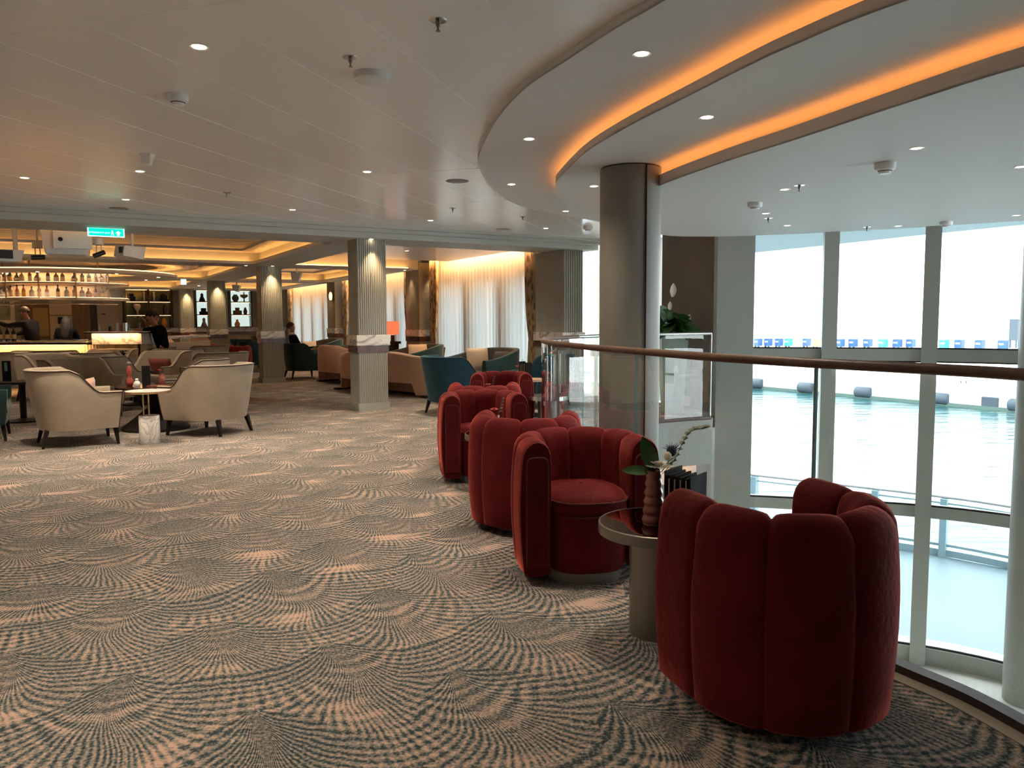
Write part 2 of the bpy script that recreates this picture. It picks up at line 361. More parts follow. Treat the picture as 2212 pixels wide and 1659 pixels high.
TERRA = mat('dark_planter', (.06, .045, .03), .5)
SKIN = mat('skin', (.46, .22, .14), .55)
HAIRD = mat('dark_hair', (.012, .008, .006), .6)
HAIRG = mat('grey_brown_hair', (.16, .11, .07), .6)
HAIRR = mat('brown_cropped_hair', (.08, .03, .015), .7)
BLACKC = mat('black_cloth', (.006, .006, .008), .9, spec=.08)
GREYC = mat('dark_grey_cloth', (.03, .027, .03), .9, spec=.1)
KHAKI = mat('khaki_cloth', (.22, .17, .09), .8)
WHITEC = mat('white_cloth', (.75, .74, .72), .8)
LEDW = emit('warm_led', (1, .42, .10), 5)
LEDR = emit('amber_cove_led', (1, .35, .085), 2.1)
LEDS = emit('shelf_led', (1, .58, .30), 1.6)
LAMPE = emit('downlight_bulb', (1, .80, .55), 6)
SHADE = emit('lit_orange_shade', (1, .22, .09), .35)
EXITG = emit('exit_sign_green', (.0, .75, .42), .6)
EXITW = emit('exit_sign_white', (.55, 1, .9), .7)
WAVEC = wave_mat('rippled_champagne_ceiling', (.66, .54, .42), .28, .9, .6, metal=.3)
WATER = water_mat()
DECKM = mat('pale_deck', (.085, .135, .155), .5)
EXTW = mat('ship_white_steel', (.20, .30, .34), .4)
QUAY = mat('sunlit_concrete', (.85, .85, .83), .9)
WEED = mat('wet_quay_edge', (.08, .13, .11), .8)
FENDER = mat('grey_rubber_fender', (.045, .065, .085), .7)
BLUEBOX = mat('blue_painted_steel', (.012, .06, .22), .5)
TEALBOX = mat('turquoise_painted_steel', (.02, .30, .36), .5)
YELBOX = mat('yellow_painted_steel', (.55, .48, .08), .5)

# ------------------------------------------------------------------ local frame of the lounge grid (columns, beams, side wall)
O0 = Vector((-2.3, 11.53)); U = Vector((.862, .507)); V = Vector((-.507, .862))
RZL = math.atan2(U.y, U.x)
def W(u, v, z=None):
    p = O0+U*u+V*v
    return (p.x, p.y) if z is None else (p.x, p.y, z)
ML = Matrix.Translation((O0.x, O0.y, 0)) @ Matrix.Rotation(RZL, 4, 'Z')
def lbox(mb, u0, u1, v0, v1, z0, z1): return mb.box(u0, u1, v0, v1, z0, z1, ML)

# ------------------------------------------------------------------ floor, main ceiling, enclosing walls
EDGE = spline([(2.0, -1.5), (1.99, .2), (1.90, 1.4), (1.675, 2.44), (1.52, 2.80), (1.31, 3.14), (1.09, 3.55), (.98, 3.80), (.81, 4.35), (.60, 5.02), (.44, 5.7), (.34, 6.3), (.285, 6.95),
               (.32, 7.6), (.48, 8.2), (.82, 8.85), (1.30, 9.5), (1.9, 10.08), (2.72, 10.5)], 6)
EDGE = [Vector((p[0], p[1], 0)) for p in EDGE]
def w2(u, v): return W(u, v)
outer = [(3.0, 11.1), (2.5, 12.5), w2(4.7, .8), w2(4.7, 22), w2(-16, 22), (-19, -6), (2.0, -6)]
fl = MB(); fl.prism([(p.x, p.y) for p in EDGE]+outer, -.02, 0)
struct('floor', fl, CARPET)
sl = MB(); sl.prism([(p.x, p.y) for p in EDGE]+outer, -.16, -.021)
struct('floor_slab', sl, CEILW)
low = MB(); low.prism([(-3, -6), (9, -6), (9, 12.5), (-3, 12.5)], -3.5, -3.35); struct('floor_lower', low, mat('pale_lower_floor', (.5, .5, .46), .5))

mc = MB(); mc.prism([w2(-16, -.3), w2(4.7, -.3), (2.6, 13.2), (3.4, 11.5), (5.7, 10.75), (6.7, 9.9), (7.6, 8.7), (8.3, 7.0), (8.4, -6), (-19, -6)], 2.75, 2.95)
struct('ceiling', mc, CEIL)
# pale joints between the long ceiling panels
jm = MB()
jd = Vector((.286, .958)); jn = Vector((.958, -.286))
for k in range(-9, 4):
    a = Vector((-.33, 4.9))+jn*(k*.62); b = a+jd*8.5; a = a-jd*6
    off = jn*.0009; jm.hexa([(*(a-off), 2.7485), (*(a+off), 2.7485), (*(b+off), 2.7485), (*(b-off), 2.7485)], [(*(a-off), 2.7502), (*(a+off), 2.7502), (*(b+off), 2.7502), (*(b-off), 2.7502)])
for k in range(-2, 5):
    a = Vector((-.33, 4.9))+jd*(k*1.9+.3)-jn*6; b = a+jn*8.5; off = jd*.0007
    jm.hexa([(*(a-off), 2.7488), (*(a+off), 2.7488), (*(b+off), 2.7488), (*(b-off), 2.7488)], [(*(a-off), 2.7502), (*(a+off), 2.7502), (*(b+off), 2.7502), (*(b-off), 2.7502)])
struct('trim_1', jm, mat('ceiling_joint', (.93, .92, .9), .5))

wl = MB(); wl.box(-19.2, -19, -6, 30, -.1, 3); struct('wall_left', wl, WALLG)
wr = MB(); wr.box(-19, 8.5, -6.2, -6, -3.5, 3)
struct('wall_rear', wr, WALLG)
wl2 = MB(); lbox(wl2, -14.1, -13.95, .75, 21.0, 0, 3.0); lbox(wl2, -16, -13.95, -.15, .75, 2.5, 3.0); struct('wall_left', wl2, WALLG)  # unseen end wall added to stop sky light leaking past the ceiling trays
wb = MB(); lbox(wb, -16, 4.7, 21.0, 21.25, 0, 3.0); struct('wall_back', wb, WALLG)

# ------------------------------------------------------------------ stepped ceiling rings over the atrium
def ring(name, pts, ext, z0, lip, led):
    P = spline(pts+ext, 7, closed=True)
    poly = [(p[0], p[1]) for p in P]
    mb = MB(); mb.prism(poly, z0, z0+.012)
    n = len(poly); inn = []
    for i in range(n):
        a = Vector(poly[(i-1) % n][:2]); b = Vector(poly[(i+1) % n][:2]); t = (b-a).normalized(); nn = Vector((-t.y, t.x))
        inn.append(nn)
    area = sum(poly[i][0]*poly[(i+1) % n][1]-poly[(i+1) % n][0]*poly[i][1] for i in range(n))
    sg = 1 if area > 0 else -1
    off = lambda d, z: [(poly[i][0]+inn[i].x*d*sg, poly[i][1]+inn[i].y*d*sg, z) for i in range(n)]
    mb.grid([off(0, z0), off(0, z0+lip), off(.02, z0+lip), off(.02, z0+.012)], closed_u=True, smooth=False)
    o = struct(name, mb, CEILW)
    if led:
        lb = MB(); lb.grid([off(.07, z0+.015), off(.07, z0+lip*.8), off(.10, z0+lip*.8), off(.10, z0+.015), off(.07, z0+.015)], closed_u=True, smooth=False)
        l = lb.build('cove_light', LEDR); l.parent = o
    return o
R1 = [(0.86, 2.927), (0.658, 3.372), (0.49, 3.69), (0.317, 4.07), (0.092, 4.584), (-0.064, 5.162), (-0.187, 5.854), (-0.266, 6.486), (-0.283, 6.788), (-0.261, 7.393), (-0.206, 7.924), (-0.057, 8.67), (0.148, 9.268), (0.582, 9.919), (1.136, 10.575)]
R2 = [(1.531, 3.058), (1.262, 3.547), (1.127, 3.875), (0.981, 4.29), (0.74, 4.975), (0.565, 5.615), (0.467, 6.262), (0.407, 6.807), (0.402, 7.058), (0.447, 7.623), (0.552, 8.097), (0.787, 8.676), (1.036, 9.099)]
R3 = [(2.169, 3.343), (1.977, 3.815), (1.675, 4.67), (1.41, 5.37), (1.132, 6.391)]
R3B = [(1.856, 9.668), (2.289, 9.897), (3.074, 9.827), (4.244, 9.235), (5.585, 8.484)]
ring('ceiling_ring', R1, [(2.2, 12.0), (5, 11.2), (7.6, 9), (8.3, 5), (8.3, 1.5), (6.6, .2), (4.2, .6), (2.3, 1.1)], 2.70, .05, False)
ring('ceiling_ring', R2, [(2.1, 10.9), (4.2, 11.1), (7.3, 8.8), (8.1, 5.5), (8.0, 2.2), (6.5, .95), (4.4, 1.15), (3.1, 1.55), (2.2, 2.25)], 2.57, .062, True)
ring('ceiling_ring', R3, [(1.03, 7.6), (1.22, 8.8)]+R3B+[(6.6, 8.1), (7.3, 6.6), (7.6, 4.6), (7.2, 2.8), (6.0, 1.6), (4.4, 1.5), (3.2, 2.05), (2.55, 2.7)], 2.41, .085, True)

# ------------------------------------------------------------------ atrium: slab edge, lower walls, big column
def strip(mb, pts, z0, z1, d0=0., d1=.03):
    n = len(pts); A = []; B = []
    for i in range(n):
        a = pts[max(0, i-1)]; b = pts[min(n-1, i+1)]; t = Vector((b[0]-a[0], b[1]-a[1])).normalized(); nn = Vector((t.y, -t.x))
        A.append((pts[i][0]+nn.x*d0, pts[i][1]+nn.y*d0)); B.append((pts[i][0]+nn.x*d1, pts[i][1]+nn.y*d1))
    rows = [[(*p, z0) for p in A], [(*p, z1) for p in A], [(*p, z1) for p in B], [(*p, z0) for p in B]]
    mb.grid(rows, closed_v=True, smooth=False)
    for k in (0, n-1):
        mb.add([r[k] for r in rows], [(0, 1, 2, 3)])
    return mb
fa = MB(); strip(fa, EDGE, -.62, -.005, .0, .05); struct('trim_2', fa, PALEW)
ft = MB(); strip(ft, EDGE, -.02, .004, -.09, -.03); struct('trim_3', ft, mat('cream_edge_strip', (.42, .38, .30), .5))
lw = MB(); strip(lw, EDGE, -3.35, -.9, -.42, -.30); struct('wall_lower', lw, DARKW)
lp = MB(); strip(lp, EDGE[40:], -.92, -.60, -.29, -.27); struct('trim_4', lp, CEILW)
ll = MB(); strip(ll, EDGE[40:], -.645, -.625, -.12, -.09); ll.build('cove_light_strip', LEDW)
bpy.data.objects['cove_light_strip']['kind'] = 'structure'
bigc = MB(); bigc.lathe([(.245, -3.35), (.245, 2.56)], 48, (.965, 6.32, 0)); bc = struct('column', bigc, COLG)
sm = MB(); sm.box(.955+.095, .955+.103, 6.32-.2395-.004, 6.32-.215, -3.35, 2.56); sm.build('joint', DARKM, bc)
pw = MB(); pw.box(2.84, 3.355, 10.68, 10.86, -3.35, 2.75); struct('wall_pier', pw, PALEW)
dw = MB(); dw.hexa([(2.40, 12.35, -3.35), (3.02, 11.2, -3.35), (3.12, 11.25, -3.35), (2.5, 12.4, -3.35)], [(2.40, 12.35, 2.75), (3.02, 11.2, 2.75), (3.12, 11.25, 2.75), (2.5, 12.4, 2.75)]); struct('wall_right', dw, DARKW)
rp = MB(); rp.lathe([(.25, -3.35), (.25, 2.75)], 32, (6.31, 9.12, 0)); struct('column', rp, PALEW)

# ------------------------------------------------------------------ curved window wall of the atrium
WP = [(3.25, 10.88), (4.36, 10.60), (5.55, 10.22), (6.50, 9.55), (7.25, 8.55), (7.75, 7.1), (8.0, 5.3), (8.1, 3.3), (8.1, 1.0), (8.1, -1.5), (8.1, -3.8), (8.1, -6)]
WS = spline([(*p, 0) for p in WP], 5)
for i in range(len(WP)-1):
    seg = WS[i*5:i*5+6]
    if i >= 7:
        wx = MB(); strip(wx, seg, -3.35, 2.75, 0, .2); struct('wall_right', wx, PALEW); continue
    e = thing('window_%d' % (i+1), None, None); e['kind'] = 'structure'
    fr = MB()
    strip(fr, seg, -1.32, -1.17, -.16, .04); strip(fr, seg, .79, .95, -.12, .04); strip(fr, seg, -3.35, -3.12, -.30, .05); strip(fr, seg, 2.60, 2.74, -.1, .04)
    p = WP[i]; t = Vector((seg[1].x-seg[0].x, seg[1].y-seg[0].y)).normalized(); a = math.atan2(t.y, t.x)
    Mm = Matrix.Translation((p[0], p[1], 0)) @ Matrix.Rotation(a, 4, 'Z')
    fr.box(-.095, .095, -.13, .06, -3.35, 2.74, Mm)
    fr.build('window_frame', FRAME, e)
    gk = MB(); strip(gk, seg, -1.17, -1.145, .0, .02); strip(gk, seg, .95, .97, .0, .02); strip(gk, seg, .77, .79, 0, .02); strip(gk, seg, -3.12, -3.09, 0, .02); gk.build('gasket', DARKM, e)
    gl = MB(); strip(gl, seg, -3.12, 2.6, .005, .012); gl.build('pane', WINGLASS, e)
# portals: help the sky light find the windows (they carry no light of their own)
def portal(p, q, z0, z1, name='window_portal'):
    p, q = Vector((*p, 0)), Vector((*q, 0)); d = q-p
    l = bpy.data.lights.new(name, 'AREA'); l.shape = 'RECTANGLE'; l.size = d.length; l.size_y = z1-z0; l.cycles.is_portal = True
    o = bpy.data.objects.new(name, l); COL.objects.link(o)
    x = d.normalized(); nin = Vector((-x.y, x.x, 0))        # light leaves along -z of the lamp
    if nin.dot(Vector((-2, 5, 0))-p) > 0: nin = -nin
    z = nin; y = z.cross(x); Mx = Matrix((x, y, z)).transposed().to_4x4(); c = (p+q)/2; Mx.translation = (c.x, c.y, (z0+z1)/2); o.matrix_world = Mx
for i in range(0, len(WP)-1): 
    if i < 7: portal((WP[i][0]+.1, WP[i][1]+.12), (WP[i+1][0]+.1, WP[i+1][1]+.12), -3.1, 2.6)

# ------------------------------------------------------------------ outside: overhang, promenade deck with its rail, water, quay
OV = [(4.355, 16.034), (4.74, 15.274), (5.559, 13.873), (6.461, 12.16), (7.203, 10.934)]
ov = MB(); ov.prism([(x, y) for x, y in OV]+[(8.6, 9.9), (9.6, 8), (9.8, 4), (9.8, -6), (8.2, -6), (8.2, 4), (7.4, 8.6), (5.7, 10.5), (3.4, 11.2)], 2.66, 2.9); struct('ceiling_overhang', ov, EXTW)
dk = MB(); DR = [(3.5, 18.6), (5.2, 17.2), (8.22, 15.0), (9.3, 13.9), (10.2, 12.6), (11.3, 10.6), (12.2, 7.5), (12.6, 3), (12.7, -6)]
dk.prism(DR+[(8.2, -6), (8.2, 4), (7.6, 8), (6.6, 9.7), (5.6, 10.35), (4.3, 10.75), (3.3, 11.0), (2.4, 14), (2.0, 18.6)], -3.6, -3.3); struct('floor_promenade_deck', dk, DECKM)
rl = thing('deck_railing', 'white promenade deck railing with glass panels outside the tall windows', 'railing', (8.2, 15, -3.3))
RS = spline([(*p, 0) for p in DR], 4)
def rel(o, pts): L = o.location; return [(p[0]-L.x, p[1]-L.y, p[2]-L.z) for p in pts]
tr = MB(); tr.tube(rel(rl, [(p.x, p.y, -2.12) for p in RS]), .03, 8); tr.build('top_rail', mat('grey_teak_rail', (.35, .33, .33), .5), rl)
kb = MB(); pts = rel(rl, [(p.x, p.y, -3.3) for p in RS])
strip(kb, pts, 0, .13, -.10, .02); strip(kb, pts, .20, .25, -.03, .03); kb.build('kick_plate', EXTW, rl)
gp = MB(); strip(gp, pts, .25, 1.04, -.005, .005); gp.build('glass_panel', WINGLASS, rl)
sr = MB(); strip(sr, pts, 1.04, 1.07, -.015, .015); sr.build('mid_rail', EXTW, rl)
acc = 0; last = RS[0]; nxt = 0
for p in RS[1:]:
    L = (p-last).length
    while nxt <= acc+L:
        q = last+(p-last)*((nxt-acc)/L); t = (p-last).normalized(); a = math.atan2(t.y, t.x)
        Mm = Matrix.Translation((q.x-8.2, q.y-15, 0)) @ Matrix.Rotation(a, 4, 'Z')
        pm = MB(); pm.box(-.06, .06, -.10, .10, 0, 1.15, Mm); pm.build('post', EXTW, rl); nxt += 1.25
    acc += L; last = p
wt = MB(); wt.box(-200, 500, 8, 320, -12.3, -12.0); o = struct('ground_water', wt, WATER); tag(o, kind='structure')
# quay: edge line seen at the waterline
QA = Vector((47.257, 150.575)); QB = Vector((72.589, 108.252)); qd = (QB-QA).normalized(); qn = Vector((-qd.y, qd.x))
if qn.y < 0: qn = -qn
RQ = math.atan2(qd.y, qd.x)
MQ = Matrix.Translation((QA.x, QA.y, 0)) @ Matrix.Rotation(RQ, 4, 'Z')
qside = 1 if (Matrix.Rotation(RQ, 4, 'Z') @ Vector((0, 1, 0))).to_2d().dot(qn) > 0 else -1
qk = MB(); qk.box(-160, 260, 0, 900*qside, -14, -8.4, MQ); struct('ground_quay', qk, QUAY)
qe = MB(); qe.box(-160, 260, -.3*qside, 0, -12.0, -11.5, MQ); struct('trim_5', qe, WEED)
def qloc(s, d, z): p = MQ @ Vector((s, d*qside, z)); return (p.x, p.y, p.z)
for k, (fx, fy, lab) in enumerate(((*(47.737, 149.505), 'beside the pale pier'), (*(53.595, 139.507), 'second along the quay wall'), (*(59.764, 129.909), 'third, in the middle window'), (*(66.482, 118.774), 'fourth, right of the wide mullion'), (*(72.433, 108.812), 'nearest, at the right edge'))):
    f = MB(); f.lathe([(0, -1.5), (.75, -1.5), (.95, -1.3), (.95, 1.3), (.75, 1.5), (0, 1.5)], 20, M=Matrix.Rotation(PI/2, 4, 'Y'))
    t = thing('quay_fender', 'grey cylindrical rubber fender on the quay wall, '+lab, 'fender', (fx, fy, -11.0), RQ, 'fenders along the quay wall')
    f.build('roller', FENDER, t); e2 = MB(); e2.box(-1.0, 2.3, .2*qside, 1.0*qside, -.7, .5); e2.build('bracket', FENDER, t)
t = thing('quay_bollard', 'dark square rubber block hanging on the quay wall beside the ladder', 'fender', (*(70.404, 112.344), -12), RQ)
b = MB(); b.box(-1.2, 1.2, -.5, .5, .2, 1.9); b.build('block', FENDER, t, bevel=.15)
t = thing('quay_ladder', 'narrow steel ladder fixed to the white quay wall', 'ladder', (*(68.446, 116.101), -12.2), RQ)
b = MB(); b.box(-.45, -.35, -.1, .1, 0, 4.2); b.box(.35, .45, -.1, .1, 0, 4.2)
for k in range(10): b.box(-.4, .4, -.05, .05, .3+k*.4, .38+k*.4)
b.build('rails', FENDER, t)
# trucks / containers parked on the quay apron
spots = [(87.245, 274.729), (90.715, 274.218), (94.33, 273.685), (97.618, 273.2), (103.694, 272.305), (105.188, 267.339), (111.103, 261.913), (115.259, 261.321), (119.986, 260.648), (122.869, 255.851), (127.335, 255.226), (131.493, 254.644), (137.448, 245.53), (141.974, 244.917), (145.783, 240.478), (150.244, 236.093), (156.003, 235.338)]
cols = ['b', 'b', 'b', 't', 'b', 'y', 'b', 'b', 'b', 't', 'b', 'b', 't', 'b', 'b', 'b', 'b']
ords = ['leftmost on the quay, beside the pale pier', 'second from the left on the quay', 'third from the left on the quay', 'fourth from the left on the quay', 'right of the gap in the first window', 'beside the first mullion', 'low beside the first mullion, middle window', 'second in the middle window', 'third in the middle window', 'wide one in the middle window', 'fifth in the middle window', 'last in the middle window', 'first in the right window', 'second in the right window', 'third in the right window', 'fourth in the right window', 'at the right edge of the picture']
cm = {'b': (BLUEBOX, 'blue'), 't': (TEALBOX, 'turquoise'), 'y': (YELBOX, 'yellow')}
for k, (x, y) in enumerate(spots):
    m, cn = cm[cols[k]]
    t = thing('cargo_box', cn+' box trailer, '+ords[k], 'container', (x, y, -8.4), RQ, 'trailers parked on the quay')
    w = 2.4 if k < 6 else 2.7; L = 1.1; w *= .8
    b = MB(); b.box(-w/2, w/2, 0, L*2*qside, .45, 3.1); b.build('body', m, t)
    b = MB(); b.box(-w*.32, w*.32, -.04*qside, 0, 1.7, 2.2); b.build('panel', WHITEM, t)
    for sx in (-.35, .35):
        b = MB(); b.box(sx*w-.2, sx*w+.2, .1*qside, .8*qside, 0, .5); b.build('wheel', DARKM, t)
tx, ty = (165.536, 254.164)
t = thing('service_tower', 'tall blue-grey rectangular hoist tower above the quay trailers', 'tower', (tx, ty, -8.4), RQ)
b = MB(); b.box(-1.3, 1.3, 0, 2.5*qside, 2.5, 9.6); b.build('body', FENDER, t); b = MB(); b.box(-1.2, -.7, 0, .6*qside, 0, 2.6); b.box(.7, 1.2, 0, .6*qside, 0, 2.6); b.build('leg', FENDER, t)

# ------------------------------------------------------------------ balustrade along the atrium edge
bal = thing('balustrade', 'curved frameless glass balustrade with a brown handrail around the atrium opening', 'railing', (.3, 6.9, 0))
E0 = [(p.x-.3, p.y-6.9, 0) for p in EDGE]
sh = MB(); strip(sh, E0, 0.0, .035, -.03, .03); sh.build('base_rail', mat('dark_brown_base_rail', (.06, .04, .032), .45), bal)
NP = [0, 12, 31, 50, 64, 78, 90, 102, 108]
for a, b in zip(NP[:-1], NP[1:]):
    seg = E0[a:b+1]
    g_ = MB(); strip(g_, seg, .03, 1.15, -.008, .008); gp = g_.build('glass_panel', GLASS, bal)
    p = seg[-1]; q = seg[-2]; t = Vector((p[0]-q[0], p[1]-q[1])).normalized(); an = math.atan2(t.y, t.x)
    s_ = MB(); s_.box(-.004, .004, -.0085, .0085, .03, 1.15, Matrix.Translation((p[0], p[1], 0)) @ Matrix.Rotation(an, 4, 'Z')); s_.build('glass_edge', SEAM, gp)
hr = MB(); hr.tube([(p[0], p[1], 1.168) for p in E0[:90]], .0215, 14); hr.build('handrail', RAIL, bal)
hr = MB(); hr.tube([(p[0], p[1], 1.168) for p in E0[88:]], .021, 14); hr.build('steel_handrail', STEEL, bal)['label'] = 'pale steel handrail'
p = E0[-1]; s_ = MB(); s_.cyl((p[0], p[1], 0), (p[0], p[1], 1.17), .016); s_.build('end_post', STEEL, bal)
for (px, py, d, nm) in ((1482, 958, .05, 'below the planter'),):
    q = EDGE[104]; s_ = MB(); s_.cyl((q.x+.03, q.y-.07, -.36), (q.x+.05, q.y-.10, -.36), .03); o = s_.build('wall_stud', STEEL); tag(o, 'round chrome stud on the slab edge below the planter', 'fixing')
s_ = MB(); s_.cyl((3.2, 10.83, -1.2), (3.2, 10.79, -1.2), .03); o = s_.build('wall_stud', STEEL); tag(o, 'round chrome stud low on the pale wall pier beside the windows', 'fixing')

# ------------------------------------------------------------------ lounge grid: beams, trays, side wall, columns
def beam(name, *a):
    b = MB(); lbox(b, *a); return struct(name, b, BEAMP)
beam('beam', -16, 4.35, -.15, .75, 2.58, 3.0)
b = MB(); lbox(b, -16, 4.35, -.27, -.15, 2.66, 2.75); lbox(b, -16, 4.35, -.36, -.27, 2.71, 2.75); struct('trim_6', b, BEAMP)
beam('beam', -.1, .58, .75, 21, 2.58, 3.0)
beam('beam', -16, -.1, 5.97, 6.7, 2.58, 3.0); beam('beam', .58, 3.6, 5.97, 6.7, 2.58, 3.0)
beam('beam', -16, -.1, 12.6, 13.4, 2.58, 3.0); beam('beam', .58, 3.6, 12.6, 13.4, 2.58, 3.0)
beam('beam', -16, -.1, 19.4, 21, 2.58, 3.0); beam('beam', .58, 3.6, 19.4, 21, 2.58, 3.0)
beam('beam', 3.3, 3.6, 6.7, 19.4, 2.58, 3.0)
def tray(u0, u1, v0, v1, zl, lidm, sides='fblr'):
    b = MB(); lbox(b, u0, u1, v0, v1, zl, zl+.05); o = struct('ceiling_tray', b, lidm)
    led = MB(); lip = MB(); d = .14
    def one(a0, a1, b0, b1, l0, l1, m0, m1, uu):
        lbox(lip, a0, a1, b0, b1, 2.582, 2.60); lbox(led, l0, l1, m0, m1, 2.602, 2.618)
        lbox(lip, *uu, 2.60, 2.635)
    if 'b' in sides: one(u0, u1, v1-d, v1, u0+.2, u1-.2, v1-.09, v1-.06, (u0, u1, v1-d, v1-d+.015))
    if 'f' in sides: one(u0, u1, v0, v0+d, u0+.2, u1-.2, v0+.06, v0+.09, (u0, u1, v0+d-.015, v0+d))
    if 'l' in sides: one(u0, u0+d, v0, v1, u0+.06, u0+.09, v0+.2, v1-.2, (u0+d-.015, u0+d, v0, v1))
    if 'r' in sides: one(u1-d, u1, v0, v1, u1-.09, u1-.06, v0+.2, v1-.2, (u1-d, u1-d+.015, v0, v1))
    lip.build('cove_ledge', CEILW, o); led.build('cove_light', LEDW, o)
    # inner picture-frame step of the lid
    st = MB(); e = .42
    lbox(st, u0, u1, v1-e, v1, zl-.035, zl); lbox(st, u0, u1, v0, v0+e, zl-.035, zl); lbox(st, u0, u0+e, v0, v1, zl-.0349, zl); lbox(st, u1-e, u1, v0, v1, zl-.0349, zl)
    st.build('step', CEILW, o)
tray(-14, -.1, .75, 5.97, 2.86, WAVEC); tray(-14, -.1, 6.7, 12.6, 2.86, WAVEC); tray(-14, -.1, 13.4, 19.4, 2.86, WAVEC)
tray(.58, 3.3, 6.7, 12.6, 2.86, CEIL); tray(.58, 3.3, 13.4, 19.4, 2.86, CEIL)
b = MB(); lbox(b, .58, 3.72, .75, 4.6, 2.69, 2.74); struct('ceiling_side', b, CEIL)
b = MB(); lbox(b, .58, 3.72, 4.6, 5.97, 2.84, 2.88); lbox(b, .58, 3.72, 4.6, 4.62, 2.69, 2.84); struct('ceiling_side_cove', b, CEIL)
b = MB(); lbox(b, .6, 3.3, 5.88, 5.91, 2.602, 2.62); o = b.build('cove_light_strip', LEDW); o['kind'] = 'structure'
b = MB(); lbox(b, .58, 3.4, 5.82, 5.97, 2.582, 2.60); struct('cove_ledge', b, CEILW)

# oval ring over the bar
rg = MB(); cx, cy = -10.7, 18.7
def el(r, z, k=.92): return [(cx+r*math.cos(2*PI*i/64), cy+r*k*math.sin(2*PI*i/64), z) for i in range(64)]
rg.grid([el(2.45, 2.47), el(2.45, 2.53), el(2.3, 2.53), el(2.3, 2.56), el(1.75, 2.56), el(1.75, 2.47)], closed_u=True, closed_v=True, smooth=False)
o = struct('ceiling_oval_ring', rg, CEILW)
lg_ = MB(); lg_.grid([el(2.40, 2.535), el(2.40, 2.55), el(2.36, 2.55), el(2.36, 2.535)], closed_u=True, closed_v=True, smooth=False); lg_.build('cove_light', LEDW, o)
lg_ = MB(); lg_.grid([el(2.9, 2.72), el(2.9, 2.86), el(2.0, 2.86), el(2.0, 2.72)], closed_u=True, closed_v=True, smooth=False); lg_.build('upper_ring', CEILW, o)

# side wall with three curtained windows
def wallseg(name, v0, v1, z0, z1, m=WALLG, u0=4.25, u1=4.4):
    b = MB(); lbox(b, u0, u1, v0, v1, z0, z1); return struct(name, b, m)
wallseg('wall_side', .75, 1.1, 0, 3); wallseg('wall_side', 5.7, 7.0, 0, 3); wallseg('wall_side', 12.2, 13.5, 0, 3); wallseg('wall_side', 18.8, 21, 0, 3)
b = MB(); lbox(b, 3.6, 4.25, 5.95, 6.75, 0, 2.75); struct('wall_pier', b, WALLG)
b = MB(); lbox(b, 3.6, 4.25, 12.45, 13.25, 0, 2.75); struct('wall_pier', b, WALLG)
b = MB(); lbox(b, 3.7, 4.7, .75, 21, 2.88, 3.0); struct('ceiling_slot', b, CEILW)
for i, (v0, v1) in enumerate(((1.1, 5.7), (7.0, 12.2), (13.5, 18.8))):
    e = thing('window_%d' % (i+12), None, None); e['kind'] = 'structure'
    f = MB(); n = 3 if i == 0 else 4
    ms = [v0+(v1-v0)*k/n for k in range(n+1)]
    for k, v in enumerate(ms): lbox(f, 4.06, 4.40, v-.15, v+.15, 0, 2.9)
    lbox(f, 4.06, 4.40, v0, v1, 2.25, 3.0); lbox(f, 4.24, 4.40, v0, v1, 0, .12)
    f.build('window_frame', WALLG, e)
    g_ = MB(); lbox(g_, 4.31, 4.32, v0, v1, .12, 2.25); g_.build('pane', WINGLASS, e)
    a = W(4.45, v0); c = W(4.45, v1); portal(a, c, .1, 2.3)
    # sheer voile in front of it
    rows = []; N = int((v1-v0)/.014)
    for z in (.02, .9, 1.8, 2.84):
        rows.append([W(3.95+.05*math.sin(2*PI*(v0+(v1-v0)*k/N)/.135)+.012*math.sin(9*(v0+k*.014)), v0-.15+(v1-v0+.3)*k/N, z) for k in range(N+1)])
    s_ = MB(); s_.grid(rows); o = s_.build('sheer_curtain', SHEER)
    tag(o, ['white sheer curtain across the nearest side window, behind the round blue sofas', 'white sheer curtain behind the orange table lamp', 'white sheer curtain beyond the seated man in the dark suit'][i], 'curtain', 'sheer curtains on the side windows')
    l_ = MB(); lbox(l_, 3.76, 3.79, v0-.1, v1+.1, 2.80, 2.82); o = l_.build('curtain_light_strip', LEDW); o['kind'] = 'structure'
    for j, (va, vb, fl_) in enumerate(((v0-.1, v0+.28, 1), (v1-.42, v1+.05, -1))):
        rows = []; N = 46
        for z in (.02, .5, 1.0, 1.5, 2.1, 2.82):
            g = 1+.35*max(0, (1.1-abs(z-1.0)))*0
            pinch = 1-.30*math.exp(-((z-.9)/.55)**2)
            rows.append([W(3.80+.045*math.sin(2*PI*k/N*5.0)*pinch, (va if fl_ > 0 else vb)+fl_*(k/N)*(vb-va)*pinch, z) for k in range(N+1)])
        s_ = MB(); s_.grid(rows); o = s_.build('drape', DRAPE)
        so_ = o.modifiers.new('solid', 'SOLIDIFY'); so_.thickness = .006
        wn_ = ['the nearest side window', 'the window behind the orange lamp', 'the farthest side window'][i]
        tag(o, 'brown patterned drape at the %s end of %s' % (['near', 'far'][j], wn_), 'curtain', 'patterned drapes')
